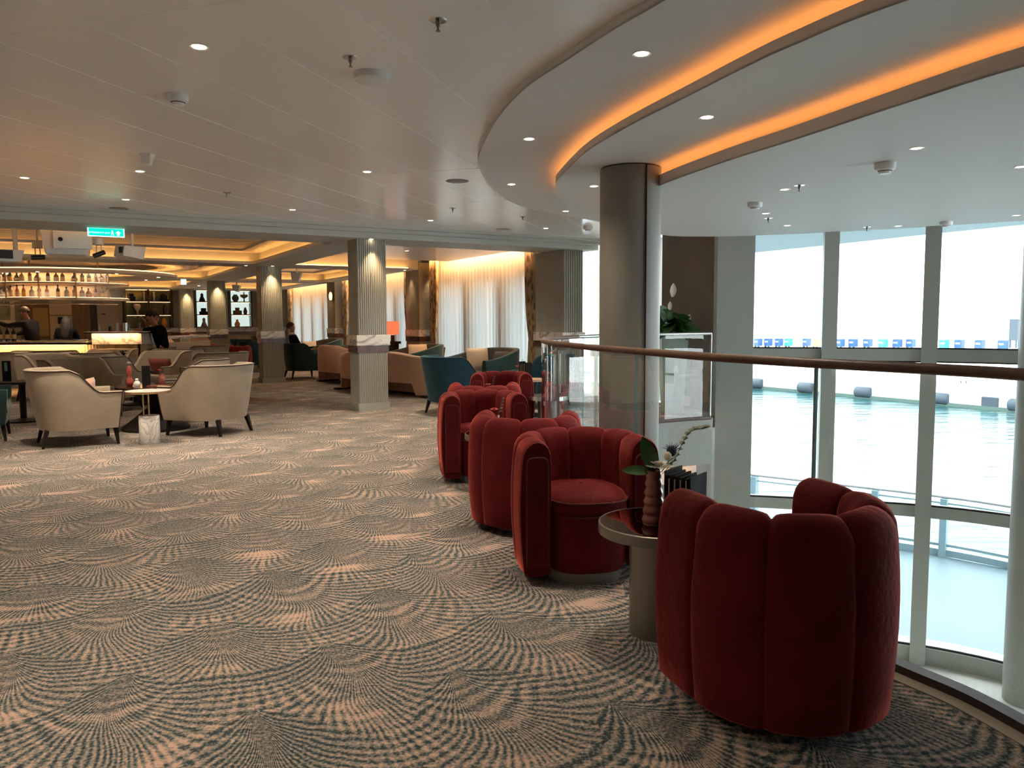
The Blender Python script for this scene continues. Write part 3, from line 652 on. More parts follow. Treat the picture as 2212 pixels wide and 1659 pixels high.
# short window bay between the wall column and the dark wall
e = thing('window_15', None, None); e['kind'] = 'structure'
A0, B0 = Vector((1.42, 13.95)), Vector((2.62, 12.55))
g_ = MB(); strip(g_, [A0, B0], .1, 2.6, -.32, -.31); g_.build('pane', WINGLASS, e)
rows = []; N = 110
d_ = (B0-A0); nrm = Vector((-d_.y, d_.x)).normalized()
for z in (.02, 1.4, 2.7):
    rows.append([(*(A0+d_*(k/N)+nrm*.025*math.sin(2*PI*k/7.5)), z) for k in range(N+1)])
s_ = MB(); s_.grid(rows); o = s_.build('sheer_curtain', SHEER2); tag(o, 'narrow sheer curtain glimpsed between the wall column and the big round column', 'curtain')
portal(tuple(A0+nrm*.5), tuple(B0+nrm*.5), .1, 2.6)

def column(u, v, su, sv, nr, rib_faces, name='column', z1=2.58):
    e = thing(name, None, None, (*W(u, v), 0), RZL); e['kind'] = 'structure'
    b = MB(); b.box(0, su, 0, sv, .12, .885); b.box(0, su, 0, sv, 1.15, z1)
    p = su/nr
    for k in range(nr):
        x = p*(k+.5); r = p*.39
        for z0_, z1_ in ((.12, .885), (1.15, z1)):
            if 'f' in rib_faces: b.lathe([(r, z0_), (r, z1_)], 8, (x, 0, 0), cap=False)
            if 'k' in rib_faces: b.lathe([(r, z0_), (r, z1_)], 6, (x, sv, 0), cap=False)
    b.build('shaft', PANEL, e)
    b = MB(); b.box(-.035, su+.035, -.035, sv+.035, .99, 1.15); b.build('marble_band', MARBLE, e, bevel=.006)
    b = MB(); b.box(-.018, su+.018, -.018, sv+.018, .885, .99); b.build('stone_band', PURPLE, e)
    b = MB(); b.box(-.02, su+.02, -.02, sv+.02, 0, .12); b.build('skirting', PANEL, e)
    return e
column(0, 0, .46, .40, 14, 'fk'); column(0, 6.32, .46, .40, 14, 'fk'); column(.02, 13.1, .46, .40, 14, 'f'); column(.0, 19.3, .46, .40, 12, 'f')
column(3.72, .02, .42, .9, 9, 'f', z1=2.58)
# chair-rail bands on the piers and the back wall
b = MB(); lbox(b, 3.57, 3.60, 5.93, 6.77, .99, 1.15); lbox(b, 3.57, 4.2, 5.92, 5.95, .99, 1.15); lbox(b, 3.57, 3.60, 12.43, 13.27, .99, 1.15); lbox(b, 3.57, 4.2, 12.42, 12.45, .99, 1.15); lbox(b, -1.7, 4.2, 20.93, 21.0, .99, 1.15); struct('trim_7', b, MARBLE)
b = MB(); lbox(b, 3.58, 3.60, 5.93, 6.77, .87, .99); lbox(b, 3.58, 4.2, 5.93, 5.95, .87, .99); lbox(b, 3.58, 3.60, 12.43, 13.27, .87, .99); lbox(b, 3.58, 4.2, 12.43, 12.45, .87, .99); lbox(b, -1.7, 4.2, 20.95, 21.0, .87, .99); struct('trim_8', b, PURPLE)
b = MB(); b.box(1.55, 1.80, 13.05, 13.3, 2.52, 2.66); o = b.build('camera_housing', WHITEP); tag(o, 'small white box on the beam end near the wall column', 'camera')

# ------------------------------------------------------------------ furniture builders
def u_path(w, d, n=15, ex=2.4, straight=.5):
    """plan outline of a tub: front right -> round the back -> front left (facing +Y)"""
    ys = d*straight; P = []
    k = 9
    for i in range(k): P.append((w/2, d/2-(ys)*(i/k)))
    m = 30; yb = d/2-ys; dep = d-ys
    for i in range(m+1):
        a = PI*i/m; c, s_ = math.cos(a), math.sin(a)
        P.append((w/2*math.copysign(abs(c)**(2/ex), c), yb-dep*abs(s_)**(2/ex)))
    for i in range(1, k+1): P.append((-w/2, yb+ys*(i/k)))
    return P

def channel_chair(name, label, loc, rz, group=None):
    t = thing(name, label, 'armchair', loc, rz, group)
    R, arm = .287, .225; th = .078
    Ltot = PI*R+2*arm; nch = 6
    def path(s):
        if s < arm: return Vector((R, arm-s)), Vector((1, 0))
        if s > arm+PI*R: return Vector((-R, s-arm-PI*R)), Vector((-1, 0))
        a = (s-arm)/R; return Vector((R*math.cos(a), -R*math.sin(a)))*1.0, Vector((math.cos(a), -math.sin(a)))
    zb, zt = .042, .745
    # closed section of the padded wall: offsets along the outward normal and heights
    sec = []
    for i in range(7): sec.append((th, zb+.025+(zt-.12-zb-.025)*i/6, 0))
    for i in range(1, 10):
        a = PI*i/10; sec.append((th*math.cos(a), zt-.12+.12*math.sin(a)**.62, 1))
    for i in range(7): sec.append((-th, zt-.12-(zt-.12-zb-.025)*i/6, 0))
    for i in range(1, 6):
        a = PI*i/6; sec.append((-th*math.cos(a), zb+.025-.025*math.sin(a), 2))
    rnd = random.Random(3)
    for c in range(nch):
        s0, s1 = Ltot*c/nch, Ltot*(c+1)/nch; rows = []; nu = 16
        for i in range(nu+1):
            u = -1+2*i/nu; ue = .5*u*(2-abs(u)*.0)
            front = (c == 0 and u < 0) or (c == nch-1 and u > 0)
            infl = (1-abs(u)**3.2)**.45 if abs(u) < 1 else 0
            if front: infl = max(infl, 1-.35*abs(u)**8)
            s = (s0+s1)/2+(s1-s0)/2*u*.995
            p, n = path(min(max(s, 0), Ltot)); row = []
            for k, (o, z, top) in enumerate(sec):
                sh = (1-infl)
                cr = .0045*math.sin(75*z+c*2.1+6*u)*max(0, abs(u)-.45)*max(0, (z-.35)/.35)*(1 if o > 0 else 1.6)*(0 if front else 1)
                oo = o*(1-sh*.20)+(cr if o > 0 else -cr)
                if o > 0: oo += .022*math.sin(PI*min(1, max(0, (z-zb)/(zt-zb))))-.008
                zz = z-sh*(.026 if z > .5 else 0)
                q = p+n*oo
                row.append((q.x, q.y, zz))
            rows.append(row)
        mb = MB(); mb.grid(rows, closed_u=True)
        for r_ in (rows[0], rows[-1]):
            cc = [sum(v[k] for v in r_)/len(r_) for k in range(3)]
            mb.add(r_+[tuple(cc)], [(k, (k+1) % len(r_), len(r_)) for k in range(len(r_))], False)
        mb.build('back_cushion' if 0 < c < nch-1 else 'arm', REDV, t)
    # flat front panels of the arms with piping
    for sx in (-1, 1):
        ol = []
        for i in range(13):
            a = PI*i/12; ol.append((sx*R+.055*math.copysign(abs(math.cos(a))**.5,math.cos(a)), .60+.062*math.sin(a)**.5))
        poly = [(sx*R+.055, .10)]+ol+[(sx*R-.055, .10)]
        mb = MB(); y0, y1 = arm-.01, arm+.018
        vs = [(x, y0, z) for x, z in poly]+[(x, y1, z) for x, z in poly]; n = len(poly)
        mb.add(vs, [tuple(range(n)), tuple(range(n, 2*n))[::-1]]+[(k, (k+1) % n, n+(k+1) % n, n+k) for k in range(n)])
        mb.build('arm_front', REDV, t, bevel=.006)
        mb = MB(); mb.tube([(x, y1-.004, z) for x, z in poly], .0045, 6); mb.build('piping', REDP, t)
    # seat: skirt + loose cushion, D shaped, reaching past the arms
    def D(r, yf, z, k=28):
        out = []; r *= .90; yf *= .93
        for i in range(k):
            a = 2*PI*i/k; x, y = math.cos(a), math.sin(a); e = 2/2.9
            out.append((r*math.copysign(abs(x)**e, x), (yf if y > 0 else r*.95)*math.copysign(abs(y)**e, y), z))
        return out
    mb = MB(); rows = [D(.232, .30, .06), D(.24, .315, .09), D(.242, .318, .25), D(.238, .312, .355)]
    mb.grid(rows, closed_u=True); mb.add(rows[0], [tuple(range(28))]); mb.build('seat_skirt', REDV, t)
    mb = MB(); rows = [D(.228, .30, .352), D(.245, .325, .362), D(.25, .335, .395), D(.247, .332, .425), D(.235, .315, .447), D(.19, .25, .463), D(.1, .14, .472), D(.01, .01, .475)]
    mb.grid(rows, closed_u=True); mb.add(rows[0], [tuple(range(28))]); sc_ = mb.build('seat_cushion', REDV, t)
    mb = MB(); mb.tube(D(.25, .335, .43), .0045, 6, closed=True); mb.tube(D(.25, .335, .360), .0045, 6, closed=True); mb.build('cushion_piping', REDP, sc_)
    mb = MB(); rows = [D(.22, .285, .0), D(.222, .29, .02), D(.222, .29, .065)]; mb.grid(rows, closed_u=True); mb.add(rows[0], [tuple(range(28))]); mb.add(rows[-1], [tuple(range(28))]); mb.build('plinth', PLINTH, t)
    return t

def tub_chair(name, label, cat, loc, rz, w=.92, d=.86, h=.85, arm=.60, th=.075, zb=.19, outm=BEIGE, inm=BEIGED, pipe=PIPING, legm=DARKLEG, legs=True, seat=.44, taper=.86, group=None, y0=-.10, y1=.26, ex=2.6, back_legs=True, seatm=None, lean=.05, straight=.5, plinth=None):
    t = thing(name, label, cat, loc, rz, group)
    P = u_path(w, d, ex=ex, straight=straight); N = len(P)
    def nrm(i):
        a = P[max(0, i-1)]; b = P[min(N-1, i+1)]; v = Vector((b[0]-a[0], b[1]-a[1])).normalized(); return Vector((v.y, -v.x))*-1
    rows = []; topline = []
    for i, (x, y) in enumerate(P):
        hz = h-(h-arm)*sstep(y0*d, y1*d+.001, y); nn = nrm(i)
        if nn.dot(Vector((x, y-d*.1))) < 0: nn = -nn
        row = []
        def off(o, z):
            f = (z-zb)/(h-zb); k = taper+(1-taper)*min(1, f*1.05)**.8
            yy = y*k-(lean*max(0, f)*(1 if y < 0 else 0)*min(1, -y/(d*.3)))
            q = Vector((x*k, yy))+nn*o; return (q.x, q.y, z)
        for f in (0, .25, .5, .75): row.append(off(0, zb+(hz-.02-zb)*f))
        row += [off(0, hz-.02), off(-.006, hz-.006), off(-th*.25, hz), off(-th*.75, hz), off(-th+.008, hz-.008), off(-th, hz-.03)]
        for f in (.7, .35): row.append(off(-th*(1.15), zb+.12+(hz-.05-zb-.12)*f))
        row.append(off(-th*1.2, zb+.12)); row.append(off(-th, zb))
        rows.append(row); topline.append(off(.003, hz-.012))
    mb = MB(); mb.grid(rows, closed_u=True)
    for r_ in (rows[0], rows[-1]): mb.add(r_, [tuple(range(len(r_)))])
    sh = mb.build('shell', outm, t)
    # inner upholstery face
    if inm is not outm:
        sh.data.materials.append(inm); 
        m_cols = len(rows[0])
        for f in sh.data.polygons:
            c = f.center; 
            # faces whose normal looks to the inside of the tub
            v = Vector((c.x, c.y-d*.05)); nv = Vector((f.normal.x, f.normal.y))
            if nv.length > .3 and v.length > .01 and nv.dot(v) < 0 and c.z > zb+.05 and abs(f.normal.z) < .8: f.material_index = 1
    if pipe:
        mb = MB(); mb.tube(topline, .007, 6)
        for k in (0, -1): mb.tube([topline[k], rows[k][2], rows[k][0]], .006, 6)
        mb.build('piping', pipe, t)
    ins = 1-.02
    def inner(z, k):
        out = []
        for (x, y) in P: out.append((x*k-(math.copysign(th*.75, x) if abs(x) > th else 0), y*k+(th*.75 if y < 0 else 0), z))
        return out
    kk = taper+.02
    mb = MB(); a, b_ = inner(zb+.01, kk), inner(seat-.13, kk+.02); mb.grid([a, b_], closed_u=True, smooth=False); mb.add(a, [tuple(range(N))]); mb.add(b_, [tuple(range(N))]); mb.build('seat_base', outm, t)
    rws = [inner(seat-.128, kk+.02), inner(seat-.11, kk+.045), inner(seat-.03, kk+.045), inner(seat, kk+.02)]
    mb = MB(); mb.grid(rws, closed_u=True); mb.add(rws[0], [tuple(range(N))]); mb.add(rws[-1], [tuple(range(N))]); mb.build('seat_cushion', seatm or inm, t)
    if legs:
        for sx in (-1, 1):
            for (yy, sp) in ((d*.40, .02), (-d*.36, -.05)):
                x = sx*w*.5*taper*.80 if yy > 0 else sx*w*.5*taper*.66; q = .024; q2 = .013
                mb = MB(); xx = x+sx*.03; y2 = yy+sp
                mb.hexa([(xx-q2, y2-q2, 0), (xx+q2, y2-q2, 0), (xx+q2, y2+q2, 0), (xx-q2, y2+q2, 0)], [(x-q, yy-q, zb+.01), (x+q, yy-q, zb+.01), (x+q, yy+q, zb+.01), (x-q, yy+q, zb+.01)])
                mb.build('leg', legm, t)
    elif plinth is not False:
        a = [(x*.86*taper, y*.86*taper, 0) for x, y in P]; b_ = [(x*.86*taper, y*.86*taper, zb+.005) for x, y in P]
        mb = MB(); mb.grid([a, b_], closed_u=True, smooth=False); mb.add(a, [tuple(range(N))]); mb.add(b_, [tuple(range(N))]); mb.build('plinth', DARKM, t)
    return t

def pillow(name, label, loc, rz, w, h, t_, m, tilt=-.25, group=None, cat='cushion'):
    n = 12; rows = []
    for sgn in (1, -1):
        for i in range(n+1):
            r = []
            for j in range(n+1):
                x, y = -1+2*i/n, -1+2*j/n
                e = (1-abs(x)**2.6)*(1-abs(y)**2.6); e = max(0, e)**.5
                pin = 1-.06*(1-abs(x))*(abs(y) > .99)-.0
                kx = 1-.07*(1-y*y); ky = 1-.07*(1-x*x)
                r.append((x*w/2*ky, sgn*t_/2*e, y*h/2*kx+h/2))
            rows.append(r)
    mb = MB(); mb.grid(rows[:n+1]); mb.grid(rows[n+1:]); o = mb.build(name, m)
    o.matrix_world = Matrix.Translation((loc[0], loc[1], loc[2])) @ Matrix.Rotation(rz, 4, 'Z') @ Matrix.Rotation(tilt, 4, 'X')
    return tag(o, label, cat, group)

def leafmesh(mb, base, d, L, w, droop=.3, up=Vector((0, 0, 1)), n=7, fold=.15):
    d = Vector(d).normalized(); s_ = d.cross(up); s_ = s_.normalized() if s_.length > .01 else Vector((1, 0, 0)); nn = s_.cross(d).normalized()
    rows = []
    for i in range(n+1):
        t = i/n; c = Vector(base)+d*L*t-Vector((0, 0, 1))*droop*L*t*t
        ww = w/2*math.sin(PI*min(1, t*.93+.05))**.8*(1-.15*t)
        if i == n: ww = .0005
        rows.append([tuple(c-s_*ww+nn*fold*ww), tuple(c-s_*ww*.5+nn*fold*.3*ww), tuple(c), tuple(c+s_*ww*.5+nn*fold*.3*ww), tuple(c+s_*ww+nn*fold*ww)])
    mb.grid(rows)
def flower(mb, c, r, n=14, layers=3, lift=.5, up=(0, 0, 1)):
    c = Vector(c)
    for l in range(layers):
        for k in range(n-2*l):
            a = 2*PI*k/(n-2*l)+l*.3; rr = r*(1-.25*l)
            d = Vector((math.cos(a), math.sin(a), lift+.5*l))
            leafmesh(mb, c+Vector((0, 0, .004*l)), d, rr, r*.42, .15, n=4)

def round_table(name, label, loc, group=None, r=.26, z=.486):
    t = thing(name, label, 'table', loc, 0, group)
    b = MB(); b.lathe([(.0, z-.045), (r, z-.045), (r, z-.003), (r-.004, z), (r-.008, z), (r-.008, z-.004), (0, z-.004)], 56); b.build('table_rim', BRONZE, t, fix=True)
    b = MB(); b.lathe([(0, z-.0035), (r-.0085, z-.0035), (r-.0085, z-.0012), (0, z-.0012)], 56); b.build('mirror_top', TABLETOP, t)
    b = MB(); b.lathe([(.125, 0), (.125, z-.044)], 40); b.build('pedestal', BRONZE, t)
    b = MB(); b.box(-.002, .002, -.1268, -.124, 0, z-.045); b.build('seam', DARKM, t)
    return t

def ribbed_vase(t, h=.20, r=.033, m=PINKGL):
    pr = [(0, 0), (r*1.05, 0)]
    for k in range(6):
        z0, z1 = h*k/6, h*(k+1)/6; q = r*(1.15-.07*k)
        for i in range(7): pr.append((q*(.84+.16*math.sin(PI*(i+.5)/7)), z0+(z1-z0)*(i+.5)/7))
    pr += [(r*.62, h), (r*.5, h-.01)]
    b = MB(); b.lathe(pr, 20); b.build('vase', m, t)

def bouquet(name, label, loc, rz, kind=0, group=None):
    t = thing(name, label, 'flowers', loc, rz, group); rnd = random.Random(kind+5)
    if kind == 0:
        ribbed_vase(t, .205, .034); z = .2
        b = MB(); leafmesh(b, (-.0, 0, z), (-.28, 0, 1), .15, .062, .05, up=Vector((0, -1, 0))); leafmesh(b, (-.01, .0, z), (-1, -.1, .22), .11, .045, .12, up=Vector((0, -.8, .6))); leafmesh(b, (0, .01, z), (-.1, .2, .9), .08, .03, .05, up=Vector((0, -1, 0))); b.build('broad_leaf', LEAF, t)
        b = MB(); flower(b, (.010, -.022, z+.018), .052, 20, 4, .35); b.ell((.048, .0, z+.058), (.014, .014, .017)); b.build('white_flower', PETAL, t)
        b = MB(); b.ell((.066, .01, z+.075), (.017, .017, .022))
        for k in range(30):
            a = rnd.random()*2*PI; e = rnd.random()*1.2-.2; d = Vector((math.cos(a)*math.cos(e), math.sin(a)*math.cos(e), math.sin(e)+.3)); c = Vector((.066, .01, z+.075)); b.cyl(c, c+d.normalized()*.036, .002, .0004, 4)
        b.tube([(.01, 0, z-.03), (.05, .005, z+.03), (.066, .01, z+.07)], .0018, 5); b.build('thistle', THISTLE, t)
        b = MB(); st = [Vector((.02, .0, z-.02)), Vector((.075, .02, z+.03)), Vector((.105, .02, z+.095)), Vector((.135, .02, z+.145)), Vector((.18, .02, z+.155)), Vector((.20, .02, z+.16))]; st = spline(st, 6); b.tube(st, .0013, 5)
        for k in range(4, len(st)-1, 2):
            for sg in (-1, 1): leafmesh(b, st[k], (.5, sg*.9, .5+.4*rnd.random()), .024, .022, .1, n=4)
        b.build('eucalyptus_sprig', LEAF2, t)
        b = MB()
        for k in range(14):
            leafmesh(b, (.05, 0, z+.0+.004*k), (.6+rnd.random()*.5, rnd.random()*2-1, .3+rnd.random()*.5), .045, .007, .1, n=4)
        b.build('fine_foliage', LEAF, t)
    elif kind == 1:
        pr = [(0, 0), (.03, 0), (.04, .03), (.045, .07), (.035, .10), (.02, .12), (.022, .14)]
        b = MB(); b.lathe(pr, 18, cap=False); b.build('vase', PINKGL, t)
        b = MB(); flower(b, (-.02, 0, .17), .045, 12, 4, .6); b.build('coral_flower', CORAL, t)
        b = MB(); b.tube([(0, 0, .1), (.03, .0, .2), (.045, 0, .27)], .002, 5)
        for k in range(5):
            for sg in (-1, 1): leafmesh(b, (.025+.005*k, 0, .16+.025*k), (.5, sg, .5), .035, .022, .1, n=4)
        b.build('green_sprig', LEAF2, t)
    elif kind == 2:
        pr = [(0, 0), (.03, 0), (.045, .02), (.05, .06), (.03, .10), (.022, .13), (.04, .17), (.035, .22), (.02, .25)]
        b = MB(); b.lathe(pr, 18); b.build('vase', REDGL, t)
        b = MB(); flower(b, (0, 0, .28), .055, 12, 3, .3); b.build('white_flower', PETAL, t)
    elif kind == 3:
        b = MB(); b.lathe([(0, 0), (.05, 0), (.05, .22), (.04, .25), (0, .25)], 14); b.build('vase', REDGL, t)
        b = MB()
        for k in range(9):
            a = k*.7; leafmesh(b, (0, 0, .24), (math.cos(a)*.6, math.sin(a)*.6, 1), .14, .03, .1)
        b.build('foliage', DARKM, t)
        b = MB(); flower(b, (.05, -.03, .30), .05, 9, 2, .5); b.build('white_flower', PETAL, t)
    return t
def menu_rack(name, label, loc, rz, group=None):
    t = thing(name, label, 'menu holder', loc, rz, group)
    b = MB(); b.box(-.055, .055, -.075, .075, 0, .005); b.box(-.058, -.052, -.078, .078, 0, .25); b.box(.052, .058, -.078, .078, 0, .235); b.build('cover', BLACKP, t)
    for k in range(4):
        b = MB(); x = -.038+.025*k; b.box(x-.004, x+.004, -.074, .074, .006, .235-.003*k); b.build('menu_card', BLACKP, t)
        b = MB(); b.box(x-.003, x+.003, -.0752, -.0742, .02, .22); b.build('page_edge', mat('page_edge', (.35, .28, .2), .8) if 'page_edge' not in bpy.data.materials else bpy.data.materials['page_edge'], t)
    return t

# ------------------------------------------------------------------ the row of rust-red channel chairs along the balustrade
R = math.radians
channel_chair('channel_armchair', 'rust-red velvet channel-back armchair seen from behind, nearest the camera', (.945, 2.64), R(18), 'red velvet armchairs along the balustrade')
c2 = channel_chair('channel_armchair', 'rust-red velvet channel-back armchair facing the camera across the nearest mirror table', (.368, 4.11), R(190), 'red velvet armchairs along the balustrade')
c3 = dup(c2, 'rust-red velvet armchair with its back directly behind the nearest camera-facing one', (.085, 5.03), R(-6)); 
dup(c2, 'rust-red velvet armchair facing the camera, second along the row, seat partly hidden', (-.268, 6.58), R(193))
dup(c2, 'rust-red velvet armchair back showing above the second camera-facing armchair', (-.27, 7.48), R(2))
dup(c2, 'rust-red velvet armchair facing the camera, farthest in the row by the glass', (-.13, 9.12), R(183))
RT = 'small mirror-topped tables between the red chairs'
round_table('side_table', 'round mirror-topped bronze drum table beside the nearest red armchair', (.63, 3.25), RT)
round_table('side_table', 'round bronze-rimmed table hidden between the second pair of red armchairs', (-.11, 5.92), RT)
round_table('side_table', 'round bronze-rimmed table between the farthest pair of red armchairs', (-.20, 8.28), RT)
bouquet('flower_vase', 'ribbed pink vase with white flower, thistle and green leaves on the nearest table', (.60, 3.22, .486), R(8), 0).scale = (1.25, 1.25, 1.12)
bouquet('flower_vase', 'small vase with coral flower on the table between the second pair of red chairs', (-.12, 5.92, .486), 0, 1)
o = bouquet('flower_vase', 'coral flower and dried sprig before the farthest red armchair', (-.24, 8.28, .486), 0, 1)
menu_rack('menu_stand', 'black menu stand with four folded cards on the nearest mirror table', (.715, 3.13, .486), R(-38))

# ------------------------------------------------------------------ beige lounge by the bar
BG = 'beige lounge armchairs in front of the bar'
def beige(label, px, py, D, face, **k):
    X = (px-1106)/1660*D
    return tub_chair('tub_armchair', label, 'armchair', (X, D), R(face-90), group=BG, **k)
b0 = beige('beige tub armchair with dark piping nearest the camera at far left, seen from its side', 158, 0, 8.62, 36)
def bdup(label, px, D, face): return dup(b0, label, ((px-1106)/1660*D, D), R(face-90))
bdup('beige tub armchair right of the white marble side table, back to the camera', 452, 9.40, 162)
bdup('grey-beige tub armchair behind the leftmost one, low arm reaching the dark table', 170, 10.9, -20)
bdup('beige tub armchair holding a rose cushion, right of the dark round table', 418, 10.75, 205)
bdup('grey-beige tub armchair with rounded back turned to the camera, behind the vases', 226, 12.0, 75)
bdup('beige tub armchair with red cushion facing the camera beyond the dark table', 347, 13.6, 250)
bdup('pale tub armchair whose back tops the right side of the beige group, nearest column', 470, 13.2, 150)
bdup('pale beige tub armchair second row back, right of the cushioned one', 390, 15.0, 95)
bdup('pale tub armchair with curved arm in the third row, below the pink bar chairs', 444, 17.2, 160)
bdup('beige tub armchair with a pink cushion facing the camera just below the bar front', 236, 14.7, 262)
bdup('dark-shaded tub armchair back in the second row left of centre', 98, 13.5, 60)
bdup('low-lit tub armchair back with dark arm end, behind the leftmost group', 110, 12.6, -15)
bdup('brown-lit tub armchair back against the lit bar front, left one', 118, 14.6, 92)
bdup('brown-lit tub armchair back against the lit bar front, right one', 205, 13.5, 80)
bdup('beige tub armchair cut by the left edge of the picture, dark menu before it', 4, 13.9, 200)
tub_chair('tub_armchair', 'grey-blue tub armchair barely entering at the left edge of the picture', 'armchair', (-6.33, 8.9), R(-60), outm=TEALV, inm=TEALV, pipe=None)
pillow('cushion', 'rose-red cushion on the beige chair right of the dark round table', ((428-1106)/1660*10.9, 10.92, .43), R(115), .46, .33, .13, ROSE)
pillow('cushion', 'brick-red cushion in the beige chair facing the camera', ((346-1106)/1660*13.55, 13.62, .43), R(165), .46, .30, .13, ROSE)
pillow('cushion', 'salmon cushion in the beige chair below the bar front', ((232-1106)/1660*14.6, 14.65, .43), R(172), .42, .24, .12, PINKV)
pillow('cushion', 'sliver of a pink cushion in the leftmost beige chair', ((172-1106)/1660*8.75, 8.78, .43), R(-76), .42, .30, .12, PINKV)
# dark round table with crossed wooden base
t = thing('dining_table', 'dark round table with flared black base between the beige armchairs', 'table', (-4.55, 9.75))
b = MB(); b.lathe([(0, .53), (.46, .53), (.465, .545), (.46, .56), (0, .56)], 48); b.build('table_top', mat('dark_lacquer', (.05, .02, .012), .12, coat=.6), t)
b = MB(); b.lathe([(.40, .0), (.40, .03), (.07, .30), (.36, .53)], 40); b.build('flared_base', DARKLEG, t)
bouquet('flower_vase', 'red double-gourd vase with white blossom on the dark round table', (-4.80, 9.62, .56), 0, 2)
b = MB(); b.lathe([(0, 0), (.035, 0), (.045, .03), (.03, .06), (.015, .07), (.022, .085), (.012, .1), (0, .1)], 18); o = b.build('sugar_pot', WHITEP, loc=(-4.68, 9.56, .56)); tag(o, 'little white lidded pot beside the red vase', 'pot')
o = bouquet('flower_vase', 'small glass with pale green sprig on the dark round table', (-4.52, 9.9, .56), 0, 1)
b = MB(); b.box(-.05, .05, -.004, .004, 0, .24); o = b.build('menu_card', BLACKP, loc=(-4.70, 9.85, .56)); o.rotation_euler = (0, 0, .3); tag(o, 'upright black menu card behind the red vase', 'menu')
b = MB(); b.box(-.12, .12, -.09, .09, 0, .012); o = b.build('menu_book', mat('brown_leather', (.16, .05, .03), .5), loc=(-4.42, 9.6, .56)); tag(o, 'brown leather booklet lying on the dark table', 'book')
b = MB(); b.lathe([(0, 0), (.07, 0), (.10, .018), (.097, .02), (0, .006)], 24); o = b.build('dish', CREAM, loc=(-4.2, 9.75, .56)); tag(o, 'shallow cream dish on the right of the dark table', 'dish')
t = thing('side_table', 'white marble side table with brass rods on a marble drum', 'table', (-4.1, 8.62))
b = MB(); b.lathe([(.108, 0), (.11, .004), (.11, .305), (.106, .31), (0, .31)], 32); b.build('marble_base', MARBLE2, t)
for x in (-.06, .0):
    b = MB(); b.cyl((x, 0, .31), (x, 0, .57), .0085); b.build('rod', BRASS, t)
b = MB(); b.lathe([(0, .565), (.235, .565), (.24, .57), (.24, .588), (0, .588)], 48); b.build('brass_rim', BRASS, t)
b = MB(); b.lathe([(0, .5882), (.236, .5882), (.236, .592), (0, .592)], 48); b.build('marble_top', MARBLE2, t)
t = thing('drink_table', 'dark small table at the left edge holding a black menu', 'table', (-6.75, 10.55))
b = MB(); b.lathe([(0, .53), (.3, .53), (.3, .56), (0, .56)], 32); b.build('table_top', DARKLEG, t); b = MB(); b.lathe([(.22, 0), (.22, .02), (.04, .05), (.04, .53)], 24); b.build('stem', DARKLEG, t)
b = MB(); b.box(-.055, .055, -.01, .01, 0, .28); o = b.build('menu_card', BLACKP, loc=(-6.93, 10.52, .56)); tag(o, 'tall black menu standing at the left edge of the picture', 'menu')
b = MB(); b.box(-.02, .02, -.0125, -.0105, .14, .26); b.build('print', mat('menu_print', (.2, .3, .33), .6), o)
t = bouquet('flower_vase', 'dark foliage in a red glass jar before the bar, beside a grey card', ((293-1106)/1660*13.0, 12.6, .56), 0, 3)
t2 = thing('drink_table', 'dark table under the red glass jar between the back beige chairs', 'table', ((290-1106)/1660*12.65, 12.65))
b = MB(); b.lathe([(0, .53), (.3, .53), (.3, .56), (0, .56)], 32); b.build('table_top', DARKLEG, t2); b = MB(); b.lathe([(.22, 0), (.22, .02), (.04, .05), (.04, .53)], 24); b.build('stem', DARKLEG, t2)
b = MB(); b.box(-.05, .05, -.01, .01, 0, .22); o = b.build('menu_card', COLG, loc=((284-1106)/1660*12.6, 12.55, .56)); tag(o, 'grey card standing left of the red glass jar', 'menu')

# ------------------------------------------------------------------ blue and pink seating by the side windows
bl = tub_chair('tub_armchair', 'petrol-blue tub armchair beside the red row, back to the camera', 'armchair', (-.83, 11.25), R(-62), outm=BLUEV, inm=BLUEV, pipe=BLUEV, w=.90, d=.86, h=.85, arm=.58)
s1 = tub_chair('round_sofa', 'round petrol-blue love seat in front of the nearest sheer curtain, cream cushion inside', 'sofa', (-.45, 13.95), R(128), w=1.5, d=1.15, h=.86, arm=.68, zb=.06, outm=TEALV, inm=GREYV, pipe=None, legs=False, taper=.95, th=.10, ex=2.0, straight=.22, y1=.50, y0=-.46, lean=0)
dup(s1, 'round petrol-blue love seat farther left along the curtain', (-2.05, 16.6), R(118))
pillow('cushion', 'cream cushion on the nearer round blue love seat', (-.62, 14.25, .44), R(20), .42, .42, .14, CREAM)
pillow('cushion', 'dark grey cushion on the nearer round blue love seat', (-.22, 14.2, .44), R(-35), .38, .36, .13, GREYV)
pillow('cushion', 'cream cushion on the farther round blue love seat', (-2.05, 16.9, .44), R(20), .42, .42, .14, CREAM)
pillow('cushion', 'dark grey cushion on the farther round blue love seat', (-1.65, 16.8, .44), R(-35), .38, .36, .13, GREYV)
t = thing('coffee_table', 'low dark round coffee table before the nearer blue love seat', 'table', (-.95, 12.9))
b = MB(); b.lathe([(0, .40), (.40, .40), (.40, .43), (0, .43)], 40); b.build('table_top', WOODD, t); b = MB(); b.lathe([(.20, 0), (.20, .40)], 30); b.build('base', DARKLEG, t)
t = thing('coffee_table', 'bronze side table seen through the first glass panel of the balustrade', 'table', (.42, 8.9))
b = MB(); b.lathe([(0, .44), (.24, .44), (.24, .486), (0, .486)], 40); b.build('table_top', STEEL, t); b = MB(); b.lathe([(.12, 0), (.12, .44)], 30); b.build('base', BRONZE, t)

